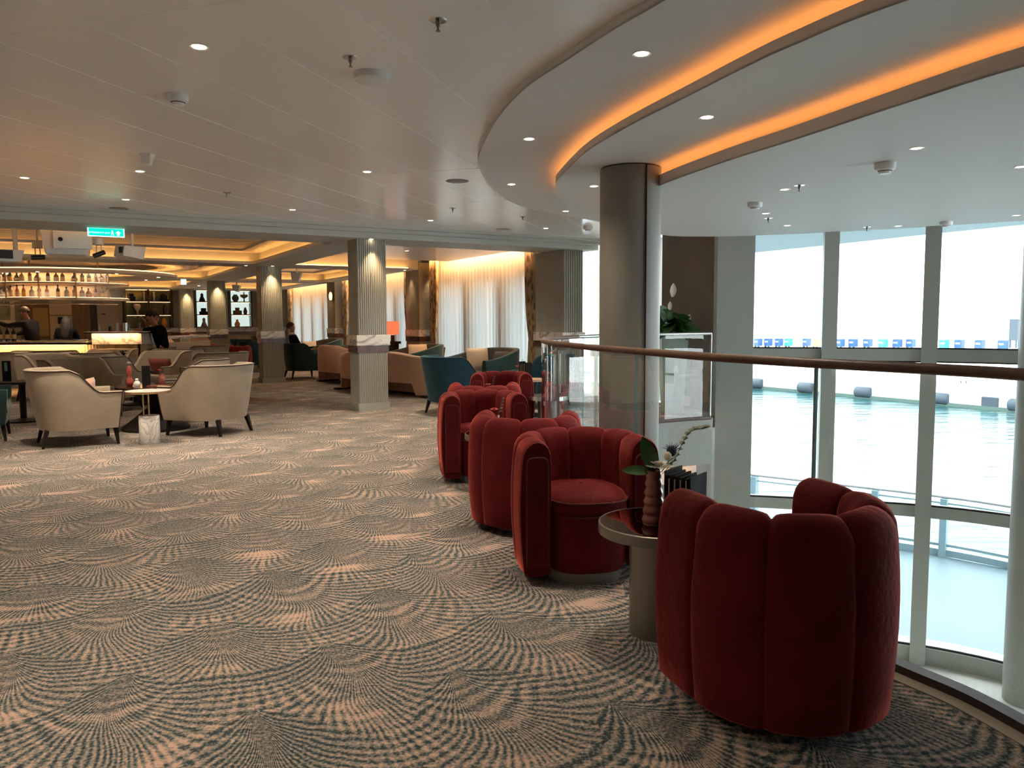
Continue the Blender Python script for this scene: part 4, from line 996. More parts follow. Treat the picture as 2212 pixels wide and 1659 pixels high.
def curved_sofa(label, loc, rz, w, d=.85, h=.80):
    t = thing('curved_sofa', label, 'sofa', loc, rz)
    # gently bowed back with wrap arms, standing on end panels with an arch between them
    n = 40; rows = []
    for i in range(n+1):
        s = -1+2*i/n; x = w/2*s; y = -d/2+.22*abs(s)**6*d*1.6+.06*s*s
        hz = h-.09*sstep(.35, 1, abs(s))
        y2 = y+.16
        zl = .25 if abs(s) < .80 else .04
        rows.append([(x, y, zl), (x, y-.01, .45), (x, y, hz-.03), (x, y+.03, hz), (x, y2-.03, hz), (x, y2, hz-.03), (x, y2+.02, .45), (x, y2, zl)])
    b = MB(); b.grid(rows, closed_u=True); b.add(rows[0], [tuple(range(8))]); b.add(rows[-1], [tuple(range(8))]); b.build('back', PINKV, t, bevel=0)
    for sx in (-1, 1):
        b = MB(); x0, x1 = sorted((sx*w/2, sx*(w/2-.16))); b.box(x0, x1, -d/2+.30, d/2, .04, .66); b.build('arm', PINKV, t, bevel=.03)
        b = MB(); b.box(x0+.02, x1-.02, -d/2+.12, d/2-.05, 0, .04); b.build('foot', DARKM, t)
    b = MB(); b.box(-w/2+.16, w/2-.16, -d/2+.20, d/2, .24, .44); b.build('seat_cushion', PINKV, t, bevel=.03)
    b = MB(); b.box(-w/2+.5, w/2-.5, -d/2+.42, d/2-.1, .045, .24); b.build('base', PINKV, t)
    b = MB(); b.box(-w/2+.55, w/2-.55, -d/2+.45, d/2-.15, 0, .045); b.build('plinth', DARKM, t)
    return t
curved_sofa('salmon-pink curved sofa with arched base, back to the camera behind the nearest column', (-2.34, 14.62), R(-43), 2.85)
curved_sofa('salmon-pink curved sofa end showing just left of the nearest column, beside the seated man', (-3.75, 17.1), R(-50), 1.5, h=.84)
ba = tub_chair('tub_armchair', 'dark blue tub armchair holding the seated man in a dark suit', 'armchair', (-5.08, 18.6), R(-55), outm=TEALV, inm=TEALV, pipe=None, w=.86, d=.84)
s3 = dup(s1, 'dark love seat beyond the seated man, near the far window', (-5.5, 22.4), R(125))
dup(s1, 'dark grey love seat half hidden by the nearest column, beyond the pink sofa', (-4.05, 21.0), R(120))
pillow('cushion', 'cream cushion on the dark love seat beyond the seated man', (-5.69, 21.6, .48), R(20), .4, .34, .14, CREAM)
pillow('cushion', 'charcoal cushion on the love seat just left of the nearest column', (-4.0, 20.2, .5), R(20), .45, .42, .14, GREYV)
# console with the orange lamp
t = thing('console_table', 'dark console behind the pink sofa carrying the orange lamp', 'table', (-3.55, 19.3), RZL+PI/2)
b = MB(); b.box(-.5, .7, -.62, .0, .80, .86); b.build('top', DARKLEG, t); b = MB(); b.box(-.45, .65, -.58, -.05, 0, .80); b.build('body', DARKLEG, t)
t = thing('table_lamp', 'table lamp with lit orange drum shade on the dark console', 'lamp', (-2.97, 19.2, .86))
b = MB(); b.lathe([(.05, 0), (.05, .16), (.015, .18), (.015, .20)], 20); b.build('base', WOODD, t)
b = MB(); b.lathe([(.16, .17), (.16, .50)], 28, cap=False); so_ = b.build('lamp_shade', SHADE, t); q = so_.modifiers.new('s', 'SOLIDIFY'); q.thickness = .004
l = bpy.data.lights.new('lamp_bulb', 'POINT'); l.energy = 6; l.color = (1, .55, .3); l.shadow_soft_size = .04; lo = bpy.data.objects.new('lamp_bulb', l); COL.objects.link(lo); lo.parent = t; lo.location = (0, 0, .34)
# dark blue chairs seen beyond the end of the glass
d1 = tub_chair('tub_armchair', 'dark blue tub armchair past the end of the balustrade, by the wall column', 'armchair', (.50, 12.1), R(75), outm=BLUEV, inm=BLUEV, pipe=None)
t = thing('drink_table', 'small round table with menus past the farthest red armchair', 'table', (.27, 10.9))
b = MB(); b.lathe([(0, .50), (.22, .50), (.22, .53), (0, .53)], 32); b.build('table_top', mat('light_wood', (.5, .33, .2), .4), t); b = MB(); b.lathe([(.18, 0), (.18, .02), (.05, .05), (.10, .50)], 24); b.build('stem', DARKLEG, t)
menu_rack('menu_stand', 'black menu stand with cards past the farthest red armchair', (.19, 10.85, .53), R(-35))
bouquet('flower_vase', 'coral flower behind the far menu stand', (.10, 10.92, .53), 0, 1)
# far red and teal seats
rc = dup(c2, 'rust-red channel chair back beyond the beige group, right of the second far column', ((510-1106)/1660*20.2, 20.2), R(10))
dup(c2, 'rust-red channel chair with a darker back, just left of its neighbour by the far column', ((474-1106)/1660*21.3, 21.3), R(10))
dup(c2, 'rust-red channel chair beside the third far column, left of the other two', ((437-1106)/1660*22.3, 22.3), R(10))
dup(bl, 'teal tub armchair right of the far red chairs', ((536-1106)/1660*23.4, 23.4), R(-40))
dup(bl, 'dark teal tub armchair beside the second column, partly hidden by it', ((550-1106)/1660*21.2, 21.2), R(30))
pk = tub_chair('bar_armchair', 'salmon-pink tub armchair by the bar stools, right one', 'armchair', ((368-1106)/1660*20.6, 20.6), R(-62), outm=PINKV, inm=PINKV, pipe=None, legm=BRASS, h=.98, arm=.75, zb=.28, seat=.55, w=.74, d=.7)
dup(pk, 'salmon-pink tub armchair by the bar stools, left one behind', ((352-1106)/1660*21.4, 21.4), R(-62))
dup(pk, 'salmon-pink tub armchair showing between the far columns', ((440-1106)/1660*25.2, 25.2), R(0))
def stool(label, x, y, seatz=.62):
    t = thing('bar_stool', label, 'stool', (x, y), 0, 'upholstered stools near the bar')
    b = MB(); b.lathe([(0, seatz-.12), (.20, seatz-.12), (.21, seatz-.09), (.21, seatz-.03), (.19, seatz), (0, seatz)], 28); b.build('seat', BEIGED, t)
    for k in range(4):
        a = PI/4+k*PI/2; b = MB(); b.cyl((.17*math.cos(a), .17*math.sin(a), 0), (.13*math.cos(a), .13*math.sin(a), seatz-.12), .012, .02, 8); b.build('leg', DARKLEG, t)
    b = MB(); b.tube([(.155*math.cos(2*PI*k/20), .155*math.sin(2*PI*k/20), .2) for k in range(20)], .008, 6, closed=True); b.build('foot_ring', BRASS, t)
    return t
stool('round upholstered stool by the pink chairs, rightmost', (346-1106)/1660*18.2, 18.2)
stool('round upholstered stool by the pink chairs, left of its twin', (331-1106)/1660*18.6, 18.6)

# ------------------------------------------------------------------ ceiling fixtures
ordn = ['first', 'second', 'third', 'fourth', 'fifth', 'sixth', 'seventh', 'eighth', 'ninth', 'tenth', 'eleventh', 'twelfth', 'thirteenth', 'fourteenth', 'fifteenth', 'sixteenth', 'seventeenth', 'eighteenth', 'nineteenth', 'twentieth', 'twenty-first', 'twenty-second', 'twenty-third', 'twenty-fourth']
def downlight(label, p, z, e=14, r=.034, size=115, col=(1, .82, .62), group='recessed downlights'):
    t = thing('downlight', label, 'ceiling light', (p[0], p[1], z), 0, group)
    b = MB(); b.lathe([(r, .0), (r*1.45, -.004), (r*1.5, -.001), (r*1.5, 0.0)], 20, cap=False); b.build('trim_ring', WHITEP, t)
    b = MB(); b.lathe([(0, -.003), (r*.98, -.003)], 20, cap=False); b.build('bulb', LAMPE, t)
    if e:
        l = bpy.data.lights.new('downlight_beam', 'SPOT'); l.energy = e*1.9; l.color = col; l.spot_size = R(size); l.spot_blend = 1; l.shadow_soft_size = .04
        o = bpy.data.objects.new('downlight_beam', l); COL.objects.link(o); o.parent = t; o.location = (0, 0, -.02)
    return t
E1 = 40
for p, lab in (((-1.585, 4.041), 'large glowing downlight at the upper left of the ceiling'), ((-3.438, 7.258), 'downlight below the angular white sensor'),
               ((-4.383, 8.888), 'downlight just above the beam with the green exit sign'), ((-4.689, 7.548), 'downlight nearest the left edge of the picture'),
               ((-1.347, 7.334), 'downlight in the middle of the panelled ceiling'), ((-2.731, 9.748), 'downlight near the beam, left of the nearest column'),
               ((-1.121, 10.828), 'downlight near the beam, right of the nearest column'), ((0.524, 11.805), 'downlight at the right end of the panelled ceiling by the rings')):
    downlight(lab, p, 2.75, E1)
for p, lab in (((0.667, 4.027), 'downlight on the outer ceiling ring, nearest the camera'), ((0.137, 5.847), 'downlight on the outer ring beside its leftmost edge'),
               ((0.005, 7.745), 'downlight on the outer ring above the far sofas'), ((0.674, 9.633), 'farthest downlight on the outer ring')):
    downlight(lab, p, 2.70, 16)
for p, lab in (((1.184, 4.751), 'downlight on the middle ceiling ring between the two glowing coves'), ((0.755, 7.116), 'downlight on the middle ring just left of the round column')):
    downlight(lab, p, 2.57, 12)
for p, lab in (((2.526, 4.886), 'downlight on the low ceiling right of the large smoke detector'), ((3.571, 5.487), 'downlight on the low ceiling cut by the right edge'), ((2.233, 6.378), 'downlight on the low ceiling beside a sprinkler'),
               ((2.545, 7.797), 'downlight on the low ceiling right of the smaller smoke detector'), ((3.113, 8.79), 'downlight on the low ceiling above the first window'), ((4.415, 8.886), 'downlight on the low ceiling above the middle window'), ((5.201, 8.029), 'downlight on the low ceiling above the right window')):
    downlight(lab, p, 2.41, 3, r=.030)
for p, lab in (((-2.0, -1.5), 1), ((-5.0, .5), 2), ((-5.5, 4.2), 3), ((-8.5, 2.0), 4), ((-8.0, 6.0), 5), ((-1.8, 1.0), 6), ((-11, 5), 7), ((-11, 0), 8), ((-5, -3.5), 9), ((-14, 3), 10)):
    downlight('added downlight outside the picture that brightens the near lounge', p, 2.75, E1)  # unseen lamps added to lift the general light of the lounge
for (u, v, z, lab, e) in ((.22, -.04, 2.578, 'downlight on the beam grazing the nearest column', 0), (-2.2, 3.2, 2.86, 'downlight in the rippled ceiling left of the long beam', 20), (-.3, 6.3, 2.58, 'downlight on the cross beam by the second column', 0),
                       (.24, 6.2, 2.58, 'downlight grazing the second column', 0), (-3.0, 9.0, 2.86, 'downlight in the rippled ceiling beyond the cross beam', 20), (1.9, 2.6, 2.69, 'downlight over the pink sofa', 22), (1.4, 3.9, 2.69, 'downlight in the side ceiling behind the nearest column', 12),
                       (3.35, 6.2, 2.58, 'downlight washing the pier between the side curtains', 0), (1.9, 9.5, 2.86, 'downlight over the seated man', 20), (2.6, 1.2, 2.69, 'downlight over the nearer round love seat', 14), (-5.5, 3.0, 2.86, 'downlight over the beige chairs left of the projector', 24), (-4.0, 4.6, 2.86, 'downlight in the rippled ceiling before the bar', 20), (1.9, 16, 2.86, 'downlight in the farthest side bay', 20), (-3, 16, 2.86, 'downlight in the farthest bay by the display shelves', 20)):
    downlight(lab, W(u, v), z-.001, e, r=.031)
def wash(u, v, tu, tv, e=14, size=62):
    p = W(u, v, 2.55); q = W(tu, tv, 1.2); l = bpy.data.lights.new('column_wash', 'SPOT'); l.energy = e; l.color = (1, .66, .34); l.spot_size = R(size); l.spot_blend = 1; l.shadow_soft_size = .02
    o = bpy.data.objects.new('column_wash', l); COL.objects.link(o); d = Vector(q)-Vector(p); o.rotation_euler = d.to_track_quat('-Z', 'Y').to_euler(); o.location = p
wash(.23, -.13, .23, .02, 30); wash(.23, 6.19, .23, 6.34, 40); wash(.25, 12.97, .25, 13.12, 40); wash(.23, 19.17, .23, 19.32, 40); wash(3.90, 5.80, 3.95, 5.98, 10); wash(3.46, 12.9, 3.62, 12.9, 10); wash(3.46, 6.4, 3.62, 6.4, 10)

def detector(label, p, z, r=.055, h=.055):
    t = thing('smoke_detector', label, 'smoke detector', (p[0], p[1], z))
    b = MB(); b.lathe([(0, -h), (r*.55, -h*.97), (r*.62, -h*.75), (r*.95, -h*.6), (r, -h*.35), (r, 0), (0, 0)], 24); b.build('housing', WHITEP, t)
    b = MB(); b.lathe([(r*.60, -h*.78), (r*.72, -h*.70)], 24, cap=False); b.build('vent', DARKM, t)
detector('white smoke detector on the left part of the panelled ceiling', (-2.052, 4.869), 2.75, .062, .065)
detector('large white smoke detector on the low ceiling over the atrium', (2.548, 5.336), 2.41, .068, .075)
detector('smaller smoke detector on the low ceiling near the round column', (2.216, 7.092), 2.41, .065, .06)
detector('smoke detector on the low ceiling above the right windows', (4.764, 8.53), 2.41, .065, .06)
detector('smoke detector at the far right end of the panelled ceiling', (1.143, 11.602), 2.75, .07, .07)
p = (-0.789, 4.488)
b = MB(); b.lathe([(0, -.045), (.085, -.043), (.098, -.035), (.10, 0), (0, 0)], 40); o = b.build('wifi_dome', WHITEP, loc=(p[0], p[1], 2.75)); tag(o, 'flat round white dome on the panelled ceiling, upper middle', 'ceiling fixture')
p = (-3.019, 6.517)
b = MB(); b.hexa([(-.03, -.03, -.085), (.03, -.03, -.085), (.03, .0, -.10), (-.03, .0, -.10)], [(-.045, -.045, 0), (.045, -.045, 0), (.045, .045, 0), (-.045, .045, 0)]); o = b.build('motion_sensor', WHITEP, loc=(p[0], p[1], 2.75)); tag(o, 'small angular white sensor on the panelled ceiling at left', 'sensor')
for (x, y, lab) in ((988, 391, 'grey round ceiling speaker beside the outer ring'), (1087, 495, 'grey round ceiling speaker near the far end by the rings'), (250, 452, 'faint round ceiling speaker above the green exit sign')):
    p = g_ = {988: (-0.537, 7.834), 1087: (-0.123, 11.896), 250: (-4.797, 9.559)}[x]
    b = MB(); b.lathe([(0, -.006), (.10, -.006), (.115, -.002), (.115, 0)], 32); o = b.build('ceiling_speaker', COLG, loc=(p[0], p[1], 2.75)); tag(o, lab, 'speaker', 'round speakers in the ceiling')
def sprinkler(label, p, z):
    t = thing('sprinkler', label, 'sprinkler', (p[0], p[1], z), 0, 'ceiling sprinklers')
    b = MB(); b.lathe([(0, -.004), (.04, -.003), (.042, 0)], 24); b.build('rose', STEEL, t)
    b = MB(); b.lathe([(.012, 0), (.012, -.02), (.005, -.035), (.005, -.045), (.011, -.047), (.011, -.05), (0, -.05)], 12); b.build('nozzle', BRONZE, t)
for p, z, lab in (((-0.337, 3.712), 2.75, 'sprinkler at the top middle of the panelled ceiling'), ((-0.85, 4.21), 2.75, 'sprinkler just beyond the flat white dome'), ((-3.074, 8.453), 2.75, 'sprinkler in the left middle of the panelled ceiling'),
                  ((0.155, 10.495), 2.75, 'sprinkler between the outer ring and the far beam'), ((-0.726, 9.698), 2.75, 'tiny sprinkler left of the ring, near the beam'), ((2.282, 6.187), 2.41, 'sprinkler on the low ceiling, nearest the round column'),
                  ((2.69, 8.149), 2.41, 'sprinkler on the low ceiling below the small detector'), ((4.095, 8.959), 2.41, 'sprinkler on the low ceiling above the middle window')):
    sprinkler(lab, p, z)

# lit green escape sign under the beam
t = thing('exit_sign', 'lit green escape sign with white arrow hanging under the beam', 'sign', W(-3.27, .32, 2.47), RZL)
b = MB(); b.box(-.215, .215, -.008, .008, 0, .108); b.build('border', EXITW, t, bevel=.004)
b = MB(); b.box(-.20, .20, -.0095, -.0085, .012, .106); b.build('face', EXITG, t)
b = MB(); b.hexa([(.125, -.011, .02), (.155, -.011, .02), (.155, -.0098, .02), (.125, -.0098, .02)], [(.125, -.011, .055), (.155, -.011, .055), (.155, -.0098, .055), (.125, -.0098, .055)])
b.add([(.105, -.011, .053), (.175, -.011, .053), (.14, -.011, .085), (.105, -.0098, .053), (.175, -.0098, .053), (.14, -.0098, .085)], [(0, 1, 2), (3, 5, 4), (0, 3, 4, 1), (1, 4, 5, 2), (2, 5, 3, 0)]); b.build('arrow', EXITW, t)
b = MB(); b.ell((.072, -.0105, .078), (.009, .0006, .009)); b.box(.062, .082, -.011, -.0098, .045, .068); b.box(.056, .064, -.011, -.0098, .018, .045); b.box(.078, .088, -.011, -.0098, .018, .045); b.build('running_figure', EXITW, t)
fc = bpy.data.curves.new('lettering', 'FONT'); fc.body = 'EMERGENCY EXIT'; fc.size = .031; fc.extrude = .0006; fc.align_x = 'CENTER'
fo = bpy.data.objects.new('lettering', fc); COL.objects.link(fo); fc.materials.append(EXITW); fo.parent = t; fo.location = (-.075, -.0104, .040); fo.rotation_euler = (PI/2, 0, 0)
bpy.context.view_layer.update(); me_ = bpy.data.meshes.new_from_object(fo); me_.materials.clear(); me_.materials.append(EXITW)
fm_ = bpy.data.objects.new('lettering', me_); COL.objects.link(fm_); fm_.parent = t; fm_.location = fo.location; fm_.rotation_euler = fo.rotation_euler; bpy.data.objects.remove(fo); fm_.name = 'lettering'
t = thing('exit_sign', 'tiny green escape sign under the far cross beam', 'sign', W(-.75, 12.5, 2.42), RZL)
b = MB(); b.box(-.07, .07, -.01, .01, 0, .15); b.build('face', EXITW, t)

# projector, speakers and spot heads hanging in front of the bar
def hang(t, x, y, z0, r=.02): b = MB(); b.cyl((x, y, z0), (x, y, 2.86-t.location.z), r, n=10); b.build('hanger', WHITEP, t)
t = thing('projector', 'large white ceiling projector in front of the bar, round lens to the right', 'projector', (-6.197, 10.9, 2.413), RZL-.12); t.scale = (1.3, 1.3, 1.25)
b = MB(); b.hexa([(-.20, -.22, -.10), (.17, -.20, -.10), (.17, .20, -.10), (-.20, .20, -.10)], [(-.24, -.24, .16), (.20, -.24, .16), (.20, .24, .16), (-.24, .24, .16)]); b.build('body', WHITEP, t, bevel=.01)
b = MB(); b.box(-.12, .24, -.265, -.24, -.04, .15); b.build('front_panel', WHITEM, t, bevel=.006)
b = MB(); b.cyl((-.05, -.28, .06), (-.05, -.262, .06), .022, n=18); b.build('lens', DARKM, t)
b = MB(); b.box(-.10, .17, -.2, .0, .17, .26); b.build('bracket', COLG, t); hang(t, .03, .0, .16, .03)
t = thing('wall_speaker', 'white wedge speaker hanging right of the large projector', 'speaker', (-5.558, 11.3, 2.401), RZL+.5)
b = MB(); b.hexa([(-.17, -.12, -.09), (.15, -.12, -.13), (.15, .12, -.13), (-.17, .12, -.09)], [(-.14, -.12, .06), (.19, -.12, .05), (.19, .12, .05), (-.14, .12, .06)]); b.build('body', WHITEP, t, bevel=.008)
b = MB(); b.box(-.175, -.12, -.09, -.02, -.05, .04); b.build('port', DARKM, t); hang(t, .05, 0, .05)
t = thing('wall_speaker', 'white speaker with dark grille at the left edge, hanging before the bar', 'speaker', (-6.904, 10.6, 2.269), RZL+.2)
b = MB(); b.hexa([(-.3, -.15, -.08), (.16, -.15, -.08), (.12, .15, -.08), (-.3, .15, -.08)], [(-.3, -.16, .08), (.20, -.16, .08), (.20, .16, .08), (-.3, .16, .08)]); b.build('body', WHITEP, t, bevel=.008)
b = MB(); b.box(-.28, .06, -.168, -.158, -.045, .07); b.build('grille', DARKM, t); hang(t, .12, 0, .07, .03)
for (P0_, lab, ry) in (((-6.707, 11.0, 2.282), 'black stage spot on a white can between the two left speakers', .1), ((-5.945, 11.2, 2.341), 'black stage spot under a white can, right of the projector', .5)):
    t = thing('spotlight', lab, 'spotlight', P0_, RZL, 'black stage spots before the bar')
    b = MB(); b.lathe([(.065, .13), (.065, .22), (0, .22)], 24); b.lathe([(0, .13), (.065, .13)], 24, cap=False); b.build('can', WHITEP, t)
    b = MB(); b.cyl((-.03, 0, .0), (-.03, 0, .13), .008); b.cyl((.03, 0, .0), (.03, 0, .13), .008); b.build('yoke', WHITEP, t)
    a = Vector((math.cos(ry)*.08, .02, math.sin(ry)*.07)); b = MB(); b.cyl(-a, a, .034, n=18); b.build('head', DARKM, t); hang(t, 0, 0, .2, .012)
for (u, v, lab) in ((.95, 6.9, 'small white speaker under the beam right of the second column'), (.9, 13.6, 'small white speaker above the display shelves, left one'), (1.8, 14.5, 'small white speaker above the display shelves, middle one'), (2.2, 14.9, 'small white speaker above the display shelves, right one')):
    t = thing('wall_speaker', lab, 'speaker', W(u, v, 2.42), RZL-.5, 'small speakers beyond the second column')
    b = MB(); b.hexa([(-.1, -.08, -.1), (.06, -.08, -.14), (.06, .08, -.14), (-.1, .08, -.1)], [(-.12, -.09, .08), (.12, -.09, .06), (.12, .09, .06), (-.12, .09, .08)]); b.build('body', WHITEP, t, bevel=.01); hang(t, 0, 0, .05)
# sconce
for i, (v0, v1) in enumerate(((1.1, 5.7), (7.0, 12.2), (13.5, 18.8))):
    l = bpy.data.lights.new('curtain_wash', 'AREA'); l.shape = 'RECTANGLE'; l.size = v1-v0; l.size_y = .03; l.energy = 26; l.color = (1, .50, .18); l.spread = R(140)
    o = bpy.data.objects.new('curtain_wash', l); COL.objects.link(o); o.location = W(3.79, (v0+v1)/2, 2.80); o.rotation_euler = Vector((U.x*.12, U.y*.12, -1)).to_track_quat('-Z', 'Y').to_euler()
    o.rotation_euler = (Matrix.Rotation(math.atan2(V.y, V.x), 3, 'Z') @ Matrix.Rotation(R(-14), 3, 'X')).to_euler()
t = thing('wall_sconce', 'round brass wall sconce glowing on the far pier between curtains', 'lamp', W(3.55, 12.6, 2.15), RZL-PI/2)
b = MB(); b.lathe([(0, 0), (.14, .0), (.15, .02), (.14, .03), (0, .02)], 28, M=Matrix.Rotation(PI/2, 4, 'X')); b.build('backplate', BRASS, t)
b = MB(); b.ell((0, -.05, 0), (.045, .03, .12)); b.build('bulb', emit('sconce_glow', (1, .55, .12), 6), t)

# ------------------------------------------------------------------ the bar
bar = thing('bar_counter', 'long bar with fluted lit front, dark counter edge and raised marble ends', 'bar', (-10, 15.3, 0))
def bb(name, m, *boxes, **k):
    b = MB()
    for q in boxes: b.box(*q)
    return b.build(name, m, bar, **k)
BARF = mat('fluted_cream_front', (.62, .47, .26), .5)
b = MB(); b.box(-4, 2.55, .12, .5, 0, .92)
for k in range(108): b.lathe([(.022, .1), (.022, .92)], 6, (-4+.03+k*.06, .12, 0), cap=False)
b.build('fluted_front', BARF, bar)
b = MB(); b.box(2.50, 2.60, .12, 3.6, 0, .92); b.build('end_panel', BARF, bar)
bb('counter_top', MARBLE, (-3.0, 1.55, -.02, .62, .965, .99)); bb('counter_edge', DARKLEG, (-3.0, 1.55, -.01, .62, .925, .965))
bb('back_counter', MARBLE, (-3.0, 1.55, .50, .60, .99, 1.0))
for (x0, x1, y1) in ((-4.2, -2.65+.35, .7), (1.55, 2.72, 1.2)):
    bb('raised_top', MARBLE, (x0, x1, -.10, y1, 1.165, 1.185)); bb('raised_edge', DARKLEG, (x0, x1, -.09, y1, 1.145, 1.165)); bb('raised_block', MARBLE, (x0+.1, x1-.08, .0, y1-.1, .93, 1.145))
bb('undercounter_light', LEDW, (-2.9, 1.5, .03, .06, .915, .924), (1.7, 2.6, -.05, -.02, 1.135, 1.144), (-4.1, -2.4, -.05, -.02, 1.135, 1.144))
bb('side_wing', MARBLE, (2.0, 2.6, 1.2, 3.6, 1.0, 1.04))
bb('rear_station', MARBLE, (-1.6, .2, 1.9, 2.5, 0, .98), (.9, 1.9, 1.6, 2.3, 0, 1.12))
bb('chrome_trim', STEEL, (-1.7, .3, 1.85, 1.9, .96, 1.0))
# hanging bottle display
BX, BY = -10.88, 18.7
ds = thing('bottle_display', 'curved glass bottle display hanging above the bar', 'display case', (BX, BY, 1.88))
def arc(r, z, a0=178, a1=362, n=72, k=.95): return [(r*math.cos(R(a0+(a1-a0)*i/n)), r*k*math.sin(R(a0+(a1-a0)*i/n)), z) for i in range(n+1)]
def shelf(z, h, r0, r1, m, name):
    b = MB(); b.grid([arc(r0, z), arc(r1, z), arc(r1, z+h), arc(r0, z+h)], closed_v=True, smooth=False); b.add([arc(r0, z)[0], arc(r1, z)[0], arc(r1, z+h)[0], arc(r0, z+h)[0]], [(0, 1, 2, 3)]); return b.build(name, m, ds)
CHAMP = mat('champagne_metal', (.55, .42, .28), .35, metal=.6)
shelf(0, .05, 1.05, 1.62, CHAMP, 'shelf'); shelf(.36, .035, 1.05, 1.62, CHAMP, 'shelf'); shelf(.66, .04, 1.05, 1.62, CHAMP, 'top_frame')
shelf(.052, .012, 1.57, 1.585, LEDS, 'shelf_light'); shelf(.397, .010, 1.57, 1.58, LEDS, 'shelf_light'); shelf(.64, .012, 1.1, 1.2, LEDS, 'top_light')
b = MB(); b.grid([arc(1.04, .03), arc(1.04, .68)], smooth=True); b.build('back_panel', mat('amber_back_panel', (.85, .64, .42), .4), ds)
for k in range(7):
    a0 = 178+k*184/7; b = MB(); P_ = [(1.61*math.cos(R(a0+184/7*i/10)), 1.61*.95*math.sin(R(a0+184/7*i/10))) for i in range(11)]
    b.grid([[(x, y, .05) for x, y in P_], [(x, y, .66) for x, y in P_]]); o = b.build('glass_door', CASEG, ds)
    b = MB(); x, y = P_[0]; b.box(x-.012, x+.012, y-.012, y+.012, 0, .70); b.build('post', CHAMP, ds)
for k in range(3):
    b = MB(); a = R(200+70*k); b.cyl((1.2*math.cos(a), 1.2*math.sin(a), .70), (1.2*math.cos(a), 1.2*math.sin(a), .98), .02); b.build('hanger', CHAMP, ds)
b = MB(); b.grid([arc(1.1, -.10, 190, 350), arc(1.5, -.10, 190, 350), arc(1.5, -.085, 190, 350), arc(1.1, -.085, 190, 350)], closed_v=True, smooth=False)
for k in range(5):
    a = R(200+35*k); b.cyl((1.3*math.cos(a), 1.23*math.sin(a), -.09), (1.3*math.cos(a), 1.23*math.sin(a), .01), .008)
b.build('glass_rack', BRASS, ds)
kinds = [('amber', (.55, .16, .02)), ('clear', (.6, .58, .52)), ('dark green', (.03, .06, .02)), ('brown', (.12, .04, .012)), ('orange', (.75, .22, .03)), ('pale gold', (.6, .42, .14)), ('black', (.015, .012, .012)), ('blue-grey', (.16, .18, .24))]
bm_ = {n: mat('bottle_'+n.replace(' ', '_').replace('-', '_'), c, .12, coat=.4) for n, c in kinds}
lm_ = {'white': mat('label_white', (.8, .74, .66), .6), 'cream': mat('label_cream', (.72, .55, .32), .6), 'yellow': mat('label_yellow', (.8, .5, .05), .6), 'black': BLACKP}
def bottle_mesh(shape, col, lab):
    key = (shape, col, lab)
    H = (.26, .22, .24, .20)[shape]; r = (.036, .048, .04, .06)[shape]
    t = thing('bottle', None, None)
    if shape == 3: pr = [(0, 0), (r*.7, 0), (r, .04), (r, .08), (r*.6, .13), (.015, .15), (.014, H-.02), (0, H-.02)]
    else: pr = [(0, 0), (r*.95, 0), (r, .01), (r, H*.58), (r*.8, H*.66), (.014, H*.76), (.013, H-.03), (0, H-.03)]
    b = MB(); b.lathe(pr, 14); b.build('glass_body', bm_[col], t)
    z0, z1 = (.045, .085) if shape == 3 else (H*.14, H*.46)
    b = MB(); b.lathe([(r+.001, z0), (r+.001, z1)], 14, cap=False); b.build('paper_label', lm_[lab], t)
    b = MB(); b.lathe([(.016, H-.032), (.016, H), (0, H)], 10); b.build('cap', DARKM if lab != 'black' else BRASS, t)
    return t
bcache = {}
rb = random.Random(11); ordn_ = ['first', 'second', 'third', 'fourth', 'fifth', 'sixth', 'seventh', 'eighth', 'ninth', 'tenth', 'eleventh', 'twelfth', 'thirteenth', 'fourteenth', 'fifteenth', 'sixteenth', 'seventeenth', 'eighteenth', 'nineteenth', 'twentieth', 'twenty-first', 'twenty-second', 'twenty-third', 'twenty-fourth', 'twenty-fifth', 'twenty-sixth']
plan_u = [(1, 'clear', 'white'), (0, 'clear', 'cream'), (1, 'clear', 'white'), (0, 'black', 'black'), (2, 'dark green', 'white'), (1, 'clear', 'white'), (1, 'clear', 'white'), (2, 'brown', 'cream'), (0, 'dark green', 'yellow'), (3, 'dark green', 'white'), (1, 'pale gold', 'cream'), (0, 'orange', 'white'), (3, 'amber', 'white'), (0, 'brown', 'white'), (1, 'amber', 'white'), (2, 'amber', 'cream'), (3, 'blue-grey', 'white'), (2, 'black', 'cream'), (2, 'black', 'yellow'), (0, 'black', 'cream'), (1, 'brown', 'white'), (0, 'dark green', 'cream')]
plan_l = [(1, 'clear', 'white'), (0, 'blue-grey', 'cream'), (0, 'clear', 'cream'), (1, 'brown', 'white'), (2, 'brown', 'white'), (1, 'amber', 'yellow'), (3, 'blue-grey', 'white'), (0, 'brown', 'white'), (2, 'pale gold', 'cream'), (0, 'orange', 'cream'), (0, 'orange', 'yellow'), (1, 'clear', 'white'), (0, 'amber', 'white'), (2, 'amber', 'white'), (0, 'brown', 'cream'), (1, 'clear', 'white'), (2, 'pale gold', 'cream'), (1, 'clear', 'white'), (3, 'amber', 'cream'), (0, 'brown', 'white'), (2, 'blue-grey', 'cream'), (1, 'clear', 'cream')]
